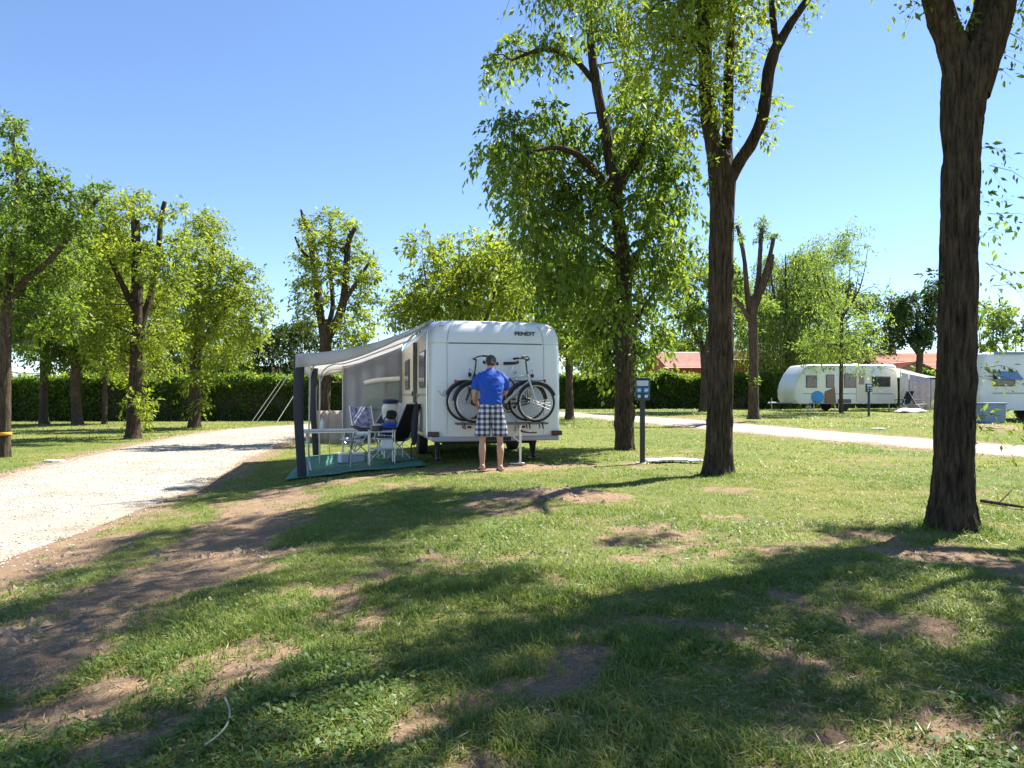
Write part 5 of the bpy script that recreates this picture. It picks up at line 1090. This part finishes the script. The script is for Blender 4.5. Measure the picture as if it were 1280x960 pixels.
v2 = c2w(-2.08, 1.02); pn = empty('cooking_pot', (v2.x, v2.y, g1(v.x, v.y) + .672), 0, 'dark cooking pot standing on the camp kitchen rack', 'pot'); MB().lathe([(.09, 0), (.1, .01), (.1, .1), (.104, .104)], 20).build('body', M['blackgl'], pn); MB().lathe([(.1, .105), (.06, .125), (.015, .13), (.015, .145)], 18).build('lid', M['steel'], pn)
v2 = c2w(-1.9, 1.0); cr_ = empty('plastic_crate', (v2.x, v2.y, g1(v.x, v.y) + .352), CY, 'white plastic crate on the lower shelf of the kitchen rack', 'crate'); rbox(-.11, .11, -.13, .13, 0, .16).build('body', M['white_cloth'], cr_, bevel=.012); rbox(-.12, .12, -.14, .14, .161, .18).build('rim', M['pale_blue'], cr_, bevel=.006)
# rolled black parasol leaning beside the door
v = c2w(-1.44, 1.0); pu = empty('rolled_parasol', (v.x, v.y, g1(v.x, v.y) + .03), CY, 'rolled black parasol leaning against the caravan by the door', 'parasol')
MB().tube([(0, 0, .0), (.0, 0, .3), (.05, 0, .36), (.06, 0, .7), (.09, 0, 1.0), (.1, 0, 1.12)], [.014, .014, .05, .065, .05, .012], 12, 30).build('canopy', M['dark_canvas'], pu); MB().tube([(.1, 0, 1.1), (.11, 0, 1.22), (.15, 0, 1.25)], .012, 8, 8).build('handle', M['wood'], pu)
v = c2w(-2.9, 1.25); tz = g1(v.x, v.y) + .775
bt = empty('water_bottle', (v.x - .2, v.y, tz), 0, 'small white bottle standing on the camping table', 'bottle'); MB().lathe([(.03, 0), (.036, .02), (.036, .14), (.014, .18), (.014, .2)], 16).build('body', M['white_cloth'], bt); MB().lathe([(.016, .201), (.016, .225)], 12).build('cap', M['sky_blue'], bt)

# ------------------------------------------------------------------ the man
def ellring(c, rx, ry, n=20, sq=1.0, tilt=0.0, ax=(1, 0, 0), ay=(0, 1, 0)):
    ax, ay, c = np.array(ax, float), np.array(ay, float), np.array(c, float)
    return [c + ax * rx * np.sign(math.cos(a)) * abs(math.cos(a)) ** sq + ay * ry * np.sign(math.sin(a)) * abs(math.sin(a)) ** sq for a in np.linspace(0, 2 * math.pi, n, endpoint=False)]
def limb(mb, pts, seg=14, n=24): return mb.tube([p[:3] for p in pts], [p[3] for p in pts], seg, n)
def remesh(mb, name, mat_, parent, vox, smooth=6, disp=None):
    o = mb.build('tmp', None); 
    m = o.modifiers.new('r', 'REMESH'); m.mode = 'VOXEL'; m.voxel_size = vox; s = o.modifiers.new('s', 'SMOOTH'); s.iterations = smooth; s.factor = .5
    dg = bpy.context.evaluated_depsgraph_get(); me = bpy.data.meshes.new_from_object(o.evaluated_get(dg)); bpy.data.objects.remove(o)
    co = np.empty(len(me.vertices) * 3, np.float32); me.vertices.foreach_get('co', co); co = co.reshape(-1, 3)
    if disp is not None:
        nr = np.empty(len(me.vertices) * 3, np.float32); me.vertices.foreach_get('normal', nr); co = co + nr.reshape(-1, 3) * disp(co)[:, None]; me.vertices.foreach_set('co', co.astype(np.float32).ravel())
    me.polygons.foreach_set('use_smooth', np.ones(len(me.polygons), bool)); me.update(); me.materials.clear(); me.name = name
    return link_mesh(name, me, mat_, parent), co
mp_ = np.array([at(614, 0, 11.85)[0], 11.85]); mz = g1(*mp_)
man = empty('person', (mp_[0], mp_[1], mz), R(3), 'man in a blue T-shirt and checked shorts bending over the bicycles', 'person')
# local: x right, y forward (away from the camera), z up. Slight forward stoop, head bowed
body = MB()
for s in (-1, 1):
    fy = -.05 * s
    limb(body, [(s * .145, fy, .05, .045), (s * .146, fy, .12, .04), (s * .148, fy - .012, .26, .052), (s * .148, fy - .02, .36, .06), (s * .146, fy * .6 + .01 * (s + 1), .47, .052), (s * .14, fy * .4 + .012, .56, .058), (s * .125, .01, .75, .082), (s * .105, .0, .95, .095), (s * .09, 0, 1.03, .09)])
    # foot: heel to toe, five toes
    Rg = [ellring((s * (.145 + .02 * t), fy - .06 + .25 * t, .022 + .035 * (1 - t) ** 1.2), .036 + .016 * math.sin(math.pi * min(1, t * .9)), .024 + .026 * (1 - t), 14, 1, ax=(1, 0, 0), ay=(0, 0, 1)) for t in np.linspace(0, 1, 9)]
    body.rings(Rg)
    for k in range(5): limb(body, [(s * (.128 + .019 * k), fy + .17 - .008 * k, .02, .012), (s * (.128 + .02 * k), fy + .215 - .014 * k, .015, .009 if k else .012)], 8, 6)
tor = [(1.02, .0, .165, .115), (1.1, .0, .16, .112), (1.2, .0, .155, .108), (1.32, .015, .17, .115), (1.44, .05, .19, .12), (1.54, .085, .195, .112), (1.61, .11, .15, .09), (1.66, .125, .075, .07), (1.7, .145, .062, .062), (1.74, .165, .06, .064)]
body.rings([ellring((0, y, z), a, c_, 24) for z, y, a, c_ in tor])
hx = [(-.105, .05, .05), (-.08, .07, .072), (-.03, .08, .09), (.02, .083, .098), (.06, .078, .094), (.09, .062, .076), (.108, .035, .045), (.114, .01, .012)]   # bowed head: skull along a forward-tilted axis
hc = np.array([0, .2, 1.8]); tl = R(-38); hy = np.array([0, math.cos(tl), math.sin(tl)]); hz_ = np.array([0, -math.sin(tl), math.cos(tl)])
body.rings([ellring(hc + hz_ * t + hy * (.0 if t > -.05 else .012), a, c_, 20, ax=(1, 0, 0), ay=hy) for t, a, c_ in hx])
nb = hc + hy * .1 - hz_ * .02; limb(body, [(*(hc + hy * .085 + hz_ * .005), .012), (*(nb + hy * .012 - hz_ * .01), .016), (*(nb - hz_ * .028 + hy * .008), .018)], 8, 8)       # nose
for s in (-1, 1):
    e = hc + np.array([s * .084, -.005, 0]) - hz_ * .01; body.rings([ellring(e + np.array([s * .008 * t, 0, 0]), .018 * (1 - .2 * t), .032 * (1 - .15 * t), 12, ax=hy, ay=hz_) for t in (-1, 0, 1)])     # ear
    q = hc + hy * .082 + np.array([s * .033, 0, 0]) + hz_ * .012; body.ball(q, .014, 10, 8)                       # eye
body.rings([ellring(hc + hy * (.088 + .006 * t) - hz_ * .062, .026 * (1 - .3 * abs(t)), .008, 12, ax=(1, 0, 0), ay=hz_) for t in (-1, 0, 1)])                                  # mouth
def hand(c, d, up, s):
    """palm and five curled fingers; d fingers direction, up back-of-hand"""
    d = np.array(d, float) / np.linalg.norm(d); up = np.array(up, float); up -= d * (up @ d); up /= np.linalg.norm(up); sd = np.cross(d, up) * s; c = np.array(c, float)
    body.rings([ellring(c + d * t, w_, h_, 14, ax=sd, ay=up) for t, w_, h_ in ((-.02, .026, .02), (.02, .038, .019), (.06, .043, .016), (.09, .041, .013))])
    for k, (o, l) in enumerate(((-.031, .066), (-.011, .078), (.01, .074), (.03, .056))):
        p0 = c + d * .085 + sd * o; p1 = p0 + d * l * .5 - up * .008; p2 = p1 + d * l * .25 - up * l * .32; p3 = p2 - d * l * .1 - up * l * .3; limb(body, [(*p0, .0098), (*p1, .0092), (*p2, .0086), (*p3, .0075)], 8, 12)
    p0 = c + d * .02 - sd * .036; p1 = p0 + d * .03 - sd * .022 - up * .012; p2 = p1 + d * .03 - sd * .002 - up * .014; limb(body, [(*p0, .0125), (*p1, .0108), (*p2, .0085)], 8, 10)
# left arm: elbow out to the side, forearm forward and down to the carrier
limb(body, [(-.17, .1, 1.555, .062), (-.225, .085, 1.46, .056), (-.262, .07, 1.33, .05), (-.272, .08, 1.24, .044), (-.262, .17, 1.16, .043), (-.235, .29, 1.1, .032), (-.225, .33, 1.085, .028)])
hand((-.222, .35, 1.078), (.1, .8, -.25), (-.2, .3, 1), -1)
# right arm: reaches forward to the frame
limb(body, [(.17, .1, 1.555, .062), (.222, .12, 1.46, .056), (.243, .17, 1.35, .05), (.24, .22, 1.29, .044), (.205, .33, 1.27, .042), (.16, .45, 1.25, .032), (.15, .49, 1.245, .028)])
hand((.146, .51, 1.24), (-.15, .8, -.1), (.2, .2, 1), 1)
remesh(body, 'body', M['skin'], man, .009, 4)
# hair: short cap over the skull, back and sides
hair = MB(); Rg = []
hair.rings([ellring(hc + hz_ * t - hy * b_, a * .985, c_ * .985, 22, ax=(1, 0, 0), ay=hy) for t, a, c_, b_ in ((-.105, .048, .045, .04), (-.075, .064, .056, .036), (-.05, .074, .06, .032), (-.02, .085, .076, .024), (.02, .091, .09, .014), (.05, .089, .094, .008), (.085, .074, .082, .002), (.11, .046, .054, 0), (.122, .012, .014, 0))])
remesh(hair, 'hair', M['hair'], man, .008, 4, lambda c: .008 * (noise3(c[:, 0] * 70, c[:, 1] * 70, c[:, 2] * 70, 3) - .4))
# T-shirt
sh = MB()
sh.rings([ellring((0, y, z), a, c_, 26) for z, y, a, c_ in ((1.085, -.005, .198, .142), (1.14, -.005, .196, .14), (1.22, -.005, .19, .136), (1.33, .012, .2, .138), (1.44, .048, .222, .142), (1.53, .08, .228, .134), (1.59, .1, .2, .118), (1.64, .118, .13, .1), (1.675, .13, .09, .082), (1.695, .138, .078, .074))])
limb(sh, [(-.14, .1, 1.575, .075), (-.205, .09, 1.51, .078), (-.245, .08, 1.42, .074), (-.266, .074, 1.335, .071)], 18, 14)
limb(sh, [(.14, .1, 1.575, .075), (.205, .105, 1.51, .078), (.238, .13, 1.42, .074), (.252, .165, 1.345, .07)], 18, 14)
def folds(c):
    f = np.abs(fbm(c[:, 0] * 5 + c[:, 2] * 3.2, c[:, 1] * 4, c[:, 2] * 7 - c[:, 0] * 4, 14, 3) - .5)
    return .06 * (.12 - f) * (1 + .8 * sstep(1.3, 1.1, c[:, 2])) + .004 * np.sin(c[:, 2] * 60 + c[:, 0] * 25) * sstep(1.28, 1.12, c[:, 2])
remesh(sh, 'shirt', M['blue'], man, .011, 4, folds)
# checked shorts
so = MB()
so.rings([ellring((0, y, z), a, c_, 26) for z, y, a, c_ in ((.93, 0, .215, .14), (1.0, 0, .208, .138), (1.08, 0, .188, .13), (1.13, 0, .178, .125))])
for s in (-1, 1): so.rings([ellring((s * x, .0, z), a, c_, 22) for z, x, a, c_ in ((.575, .142, .128, .118), (.6, .142, .129, .12), (.7, .136, .128, .124), (.82, .122, .124, .128), (.93, .108, .118, .135), (1.02, .1, .105, .13))])
ob, co = remesh(so, 'shorts', None, man, .011, 3, lambda c: .045 * (.12 - np.abs(fbm(c[:, 0] * 5, c[:, 1] * 5, c[:, 2] * 2.2, 19, 3) - .5)))
me = ob.data; at2 = me.attributes.new('plaid', 'FLOAT_VECTOR', 'POINT')
leg = np.where(co[:, 2] < .97, np.where(co[:, 0] < 0, -.135, .135), 0); th = np.arctan2(co[:, 1], co[:, 0] - leg * sstep(1.0, .85, co[:, 2]))
uu = np.where(np.abs(np.sin(th)) > .45, co[:, 0], co[:, 1])
at2.data.foreach_set('vector', np.stack([uu, co[:, 2], th], 1).astype(np.float32).ravel())
def plaid():
    m = bpy.data.materials.new('navy_white_check'); m.use_nodes = True; n = m.node_tree; L = n.links; p = n.nodes['Principled BSDF']; p.inputs['Roughness'].default_value = .85
    a = n.nodes.new('ShaderNodeAttribute'); a.attribute_name = 'plaid'; sp = n.nodes.new('ShaderNodeSeparateXYZ'); L.new(a.outputs['Vector'], sp.inputs[0])
    def stripe(src):
        k = n.nodes.new('ShaderNodeMath'); k.operation = 'MULTIPLY'; k.inputs[1].default_value = 1 / .088; L.new(src, k.inputs[0]); f = n.nodes.new('ShaderNodeMath'); f.operation = 'FRACT'; L.new(k.outputs[0], f.inputs[0]); c = n.nodes.new('ShaderNodeMath'); c.operation = 'GREATER_THAN'; c.inputs[1].default_value = .5; L.new(f.outputs[0], c.inputs[0]); return c.outputs[0]
    s = n.nodes.new('ShaderNodeMath'); s.operation = 'ADD'; L.new(stripe(sp.outputs[0]), s.inputs[0]); L.new(stripe(sp.outputs[1]), s.inputs[1])
    h = n.nodes.new('ShaderNodeMath'); h.operation = 'MULTIPLY'; h.inputs[1].default_value = .5; L.new(s.outputs[0], h.inputs[0])
    r = n.nodes.new('ShaderNodeValToRGB'); r.color_ramp.interpolation = 'CONSTANT'; e = r.color_ramp.elements; e[0].color = (.7, .69, .72, 1); e[1].position = .25; e[1].color = (.2, .2, .3, 1); k = e.new(.75); k.color = (.025, .027, .07, 1)
    L.new(h.outputs[0], r.inputs[0]); L.new(r.outputs[0], p.inputs['Base Color']); return m
me.materials.append(plaid())
for s in (-1, 1):
    so_ = MB().rings([ellring((s * (.148), .065 - .05 * s, z), .058, .155, 20, .8) for z in (-.012, .0, .012)]).build('sandal', M['sandal'], man)
    MB().tube([(s * .148 - .055, .1 - .05 * s, .012), (s * .148 - .03, .1 - .05 * s, .06), (s * .148 + .03, .1 - .05 * s, .06), (s * .148 + .058, .1 - .05 * s, .012)], .011, 8, 14).build('strap', M['sandal'], so_)

# ------------------------------------------------------------------ power post
def power_post(label, px, py, Y=None):
    if Y is None: q = gp(px, py); x, y = q[0], q[1]
    else: x, y = at(px, 0, Y)[0], Y
    t = empty('power_post', (x, y, g1(x, y)), R(-8), label, 'power post', 'electric hook-up posts')
    MB().box(-.045, .045, -.045, .045, -.05, 1.16).build('post', M['blackgl'], t, bevel=.008)
    bx = rbox(-.125, .125, -.085, .085, 1.13, 1.5).build('enclosure', M['pvc_blue'], t, bevel=.012)
    rbox(-.14, .14, -.105, .1, 1.501, 1.525).build('rain_cap', M['pvc_blue'], bx, bevel=.006)
    rbox(-.1, .1, -.09, -.0855, 1.38, 1.475).build('label_plate', M['label'], bx)
    for sx in (-.06, .06):
        for sz in (1.2, 1.305):
            k = rbox(sx - .045, sx + .045, -.108, -.0855, sz - .042, sz + .042).build('socket', M['sky_blue' if sz > 1.25 else 'pvc_blue'], t, bevel=.008)
            MB().lathe([(.026, -.112), (.03, -.118), (.026, -.128)], 14, 'y', (sx, 0, sz)).build('socket_lid', M['label'], k)
    MB().box(-.11, .11, -.11, .11, -.03, .03).build('foot', M['stone'], t, bevel=.01)
    return t
power_post('black electric post with a blue socket box beside the straight trunk', 803, 580)
power_post('distant dark electric post standing before the far caravan', 1086, 0, 33.0)
q = gp(842, 579); G = []
for i in range(30):
    u = i / 29; row = []
    for k in range(9):
        v_ = k / 8 - .5; x = q[0] - .5 + 1.0 * u; y = q[1] + v_ * (.34 + .1 * math.sin(5 * u)) + .05 * math.sin(3 * u); row.append((x, y, g1(x, y) + .05 + .05 * float(fbm(u * 9, v_ * 5, 0, 40, 2)) * (1 - (2 * v_) ** 4)))
    G.append(row)
o = MB().grid(G).build('plastic_sheet', M['pale_blue'], solid=.008); tag(o, 'crumpled pale blue plastic sheet on the grass at the power post foot', 'plastic sheet')

# ------------------------------------------------------------------ things lying on the lawn
P = [gp(*p) for p in [(281, 886), (287, 905), (284, 922), (272, 936), (256, 947)]]
h = MB().tube([(p[0], p[1], g1(p[0], p[1]) + .035) for p in P], .004, 8, 30).build('garden_hose', M['hose']); tag(h, 'short piece of pale hose curled on the shaded foreground grass', 'hose')
P = [gp(*p) for p in [(1226, 631), (1250, 634), (1275, 637), (1300, 640)]]
br = empty('fallen_branch', (P[0][0], P[0][1], g1(P[0][0], P[0][1])), 0, 'thin fallen branch on the grass right of the thick trunk', 'branch')
o_ = br.location; MB().tube([(p[0] - o_.x, p[1] - o_.y, g1(p[0], p[1]) + .03 - o_.z) for p in P], [.02, .018, .014, .01], 8, 14).build('stem', M['bark2'], br); MB().tube([(P[1][0] - o_.x, P[1][1] - o_.y, .04), (P[1][0] - o_.x + .2, P[1][1] - o_.y + .1, .16)], [.01, .005], 6).build('side_twig', M['bark2'], br)
for (px, py, s_, lab) in [(68, 577, .24, 'pale flat stone on the far edge of the left drive'), (152, 630, .2, 'pale flat stone on the near edge of the left drive'), (1098, 537, .25, 'pale stone slab beside the right drive')]:
    q = gp(px, py); Rg = [ellring((0, 0, z), s_ * a, s_ * .55 * a, 9) for z, a in ((-.03, 1), (.03, 1), (.05, .85))]
    Rg = [[p_ * (1 + .16 * math.sin(3.1 * i + px)) if True else p_ for i, p_ in enumerate(r_)] for r_ in Rg]; Rg = [[(p_[0], p_[1], z) for p_ in r_] for r_, z in zip(Rg, (-.03, .035, .055))]
    o = MB().rings(Rg).build('flat_stone', M['stone'], smooth=False, bevel=.008); o.location = (q[0], q[1], g1(q[0], q[1])); tag(o, lab, 'stone')
# pale poles leaning on the hedge past the drive
for (pa, pb, Yd, lab) in [((313, 528), (352, 474), 41.5, 'pale pole leaning on the hedge left of the awning, leftmost of three'), ((319, 528), (360, 470), 41.8, 'middle pale pole leaning on the hedge left of the awning'), ((345, 527), (372, 487), 42, 'shorter pale pole leaning on the hedge nearest the awning')]:
    a = (at(pa[0], 0, Yd)[0], Yd); e = at(pb[0], pb[1], Yd + 1.6); o = MB().tube([(0, 0, -.05), (e[0] - a[0], 1.6, e[1] - g1(*a))], .016, 8).build('leaning_pole', M['stone']); o.location = (a[0], a[1], g1(*a)); tag(o, lab, 'pole', 'poles leaning on the hedge')

# ------------------------------------------------------------------ distant caravans on the right
def far_caravan(label, X0_, Y_, L, rz, stripe=None, roofband=False, wins=(), nose=.7, h=2.62, group='parked caravans on the right'):
    """root at the right-hand end; length runs to the left, local x=-w side faces the camera"""
    t = empty('caravan', (X0_, Y_, g1(X0_, Y_)), R(90) + rz, label, 'caravan', group); w_ = 1.12
    lv = [(.42, 0, .0, .2), (.7, 0, -.02, .03), (1.2, 0, -.02, 0), (1.6, 0, .0, .1), (2.1, 0, .02, nose * .5), (h - .17, -.015, .05, nose * .9), (h - .08, -.04, .09, nose), (h - .03, -.08, .15, nose * 1.1), (h, -.2, .3, nose * 1.4)]
    MB().rings([rr_ring(-w_ - i, w_ + i, y0, L - n_, .12, z, 5) for z, i, y0, n_ in lv]).build('body', M['white'], t, ang=50)
    for (y0, y1, z0, z1, kind) in wins:
        f = rbox(-w_ - .03, -w_ - .001, y0 - .04, y1 + .04, z0 - .04, z1 + .04).build('door' if kind == 'door' else 'window', M['cream' if kind == 'door' else 'seam'], t, bevel=.01)
        if kind == 'door': rbox(-w_ - .045, -w_ - .031, y0 + .1, y1 - .1, z1 - .75, z1 - .15).build('pane', M['glass'], f, bevel=.006)
        else: rbox(-w_ - .045, -w_ - .031, y0, y1, z0, z1).build('pane', M['glass'], f, bevel=.006)
    if stripe: rbox(-w_ - .012, -w_ + .01, .3, L - .5, *stripe).build('side_stripe', M['trim'], t)
    if roofband: rbox(-w_ - .05, -w_ + .2, .0, L - .6, h - .06, h + .02).build('roof_edge', M['awn_blue'], t, bevel=.01)
    for s in (-1, 1): wheel_parts(t, (s * .98, L * .52, .33), .33, .2)
    rbox(-w_ - .01, w_, L * .52 - .42, L * .52 + .42, .415, .7).build('wheel_arch', M['seam'], t, bevel=.05)
    MB().tube([(-.5, L - .3, .45), (0, L + 1.0, .45)], .05, 8).tube([(.5, L - .3, .45), (0, L + 1.0, .45)], .05, 8).build('drawbar', M['steel'], t); MB().tube([(0, L + .8, .0), (0, L + .8, .75)], .03, 8).build('jockey_wheel', M['steel'], t)
    MB().box(-.3, .3, L * .3, L * .3 + .5, h - .01, h + .1).build('roof_vent', M['trim'], t, bevel=.04)
    for y_ in (.4, L - .9): MB().tube([(-.9, y_, .45), (-.9, y_, .0)], .03, 6).build('corner_steady', M['steel'], t)
    return t
XC = at(1108, 0, 41.5)[0]
far_caravan('long white caravan parked under the wispy young tree', XC, 41.5, 6.0, R(4), stripe=(.95, 1.0), wins=[(4.75, 5.3, 1.35, 1.95, 'w'), (3.75, 4.15, 1.35, 2.0, 'w'), (2.5, 3.1, 1.35, 2.05, 'w'), (1.9, 2.4, .55, 2.25, 'door'), (.5, 1.5, 1.4, 1.9, 'w')])
XR = at(1222, 0, 30)[0]
far_caravan('pale motor caravan with a window blind at the right edge', XR + 6.2, 30.4, 6.3, R(-3), stripe=(1.1, 1.15), roofband=True, nose=.25, h=2.8, wins=[(4.95, 5.75, 1.45, 1.95, 'w'), (3.6, 4.3, 1.4, 2.05, 'w'), (2.2, 2.9, .55, 2.25, 'door')])
# tilted blind over its window
v_ = Matrix.Translation((XR + 6.2, 30.4, g1(XR + 6.2, 30.4))) @ Matrix.Rotation(R(87), 4, 'Z')
wb_ = empty('window_blind', v_ @ Vector((-1.17, 5.35, 2.02)), R(87), 'blue grey tilted blind over the motor caravan window', 'blind'); MB().grid([[(-.42 * k, u, -.34 * k - .02 * math.sin(math.pi * k)) for k in np.linspace(0, 1, 6)] for u in np.linspace(-.5, .5, 6)]).build('fabric', M['awn_blue'], wb_, solid=.01)
for s in (-.5, .5): MB().tube([(0.03, s, -.36), (-.42, s, -.34)], .012, 6).build('arm', M['alu'], wb_)
x, y = at(1237, 0, 28.4)[0], 28.4
lb = empty('storage_box', (x, y, g1(x, y)), R(4), 'blue grey storage box standing beside the motor caravan', 'box'); rbox(-.45, .45, -.3, .3, 0, .72).build('body', M['awn_blue'], lb, bevel=.02); rbox(-.48, .48, -.33, .33, .722, .8).build('lid', M['awn_blue'], lb, bevel=.02)
# porch tent on the long caravan
x, y = at(1109, 0, 40.2)[0], 40.2; z = g1(x, y)
pt = empty('porch_tent', (x, y, z), R(4), 'grey white porch tent with pinkish curtains beside the far caravan', 'tent')
MB().grid([[(2.6 * u, -1.2 + 2.9 * k, 2.35 - .55 * u + .1 * math.sin(math.pi * k) - .05 * math.sin(math.pi * u)) for k in np.linspace(0, 1, 8)] for u in np.linspace(0, 1, 10)]).build('roof', M['canopy'], pt, solid=.01)
for (a, c_, m_) in ((.02, .5, 'canopy'), (.52, 1.75, 'pink_curtain'), (1.77, 2.0, 'canopy')): MB().grid([[(a + (c_ - a) * u, -1.19 + .03 * math.sin(20 * u), .1 + (2.15 - .55 * (a + (c_ - a) * u) / 2.6) * k * .95) for k in np.linspace(0, 1, 4)] for u in np.linspace(0, 1, 18)]).build('curtain', M[m_], pt, solid=.006)
for x_ in (0, 2.58): MB().tube([(x_, -1.19, 0), (x_, -1.19, 2.3 - .21 * x_)], .025, 6).build('pole', M['steel'], pt)
# gear by the tent
for (px, Yd, rz, lab, c_) in [(1128, 38.2, 200, 'dark folding chair in front of the far porch tent', 'black'), (1150, 38.0, -20, 'dark folding chair between the porch tent and the thick trunk', 'black')]:
    xx_ = at(px, 0, Yd)[0]; camp_chair(lab, (xx_, Yd, g1(xx_, Yd)), R(rz), c_, 'chairs by the far porch tent')
xx_ = at(1138, 0, 37.4)[0]; tb = MB().grid([[(-.8 + 1.6 * u, -.3 + .6 * k, .04 + .24 * math.sin(math.pi * u) * math.sin(math.pi * k) + .05 * math.sin(9 * u)) for k in np.linspace(0, 1, 10)] for u in np.linspace(0, 1, 16)]).build('tarpaulin', M['white_cloth'], solid=.01); tb.location = (xx_, 37.4, g1(xx_, 37.4)); tag(tb, 'heap of pale tarpaulin on the grass before the porch tent', 'tarpaulin')
xx_, yy_ = at(1022, 0, 40.0)[0], 40.0
bd = MB().lathe([(.02, -.03), (.33, -.025), (.35, 0), (.33, .025), (.02, .03)], 32, 'y').build('pop_up_disc', M['sky_blue']); bd.location = (xx_, yy_, g1(xx_, yy_) + .81); bd.rotation_euler = (R(-12), 0, 0); tag(bd, 'bright blue round disc leaning on the far caravan side', 'disc')
xx2 = at(1036, 0, 40.0)[0]; bo = rbox(-.3, .3, -.03, .03, 0, .95).build('folded_board', M['brown'], bevel=.01); bo.location = (xx2 + .1, 40.0, g1(xx2, 40.0) + .45); bo.rotation_euler = (R(-10), 0, 0); tag(bo, 'brown folded board leaning on the far caravan beside the blue disc', 'board')
tb2 = empty('trestle_table', ((xx_ + xx2) / 2, 39.95, g1(xx_, 39.95)), R(4), 'low trestle table under the blue disc and brown board', 'table'); rbox(-.75, .85, -.25, .25, .42, .46).build('table_top', M['wood'], tb2, bevel=.006)
for s in (-.65, .75):
    for y_ in (-.2, .2): MB().tube([(s, y_, 0), (s, y_, .42)], .02, 6).build('leg', M['steel'], tb2)
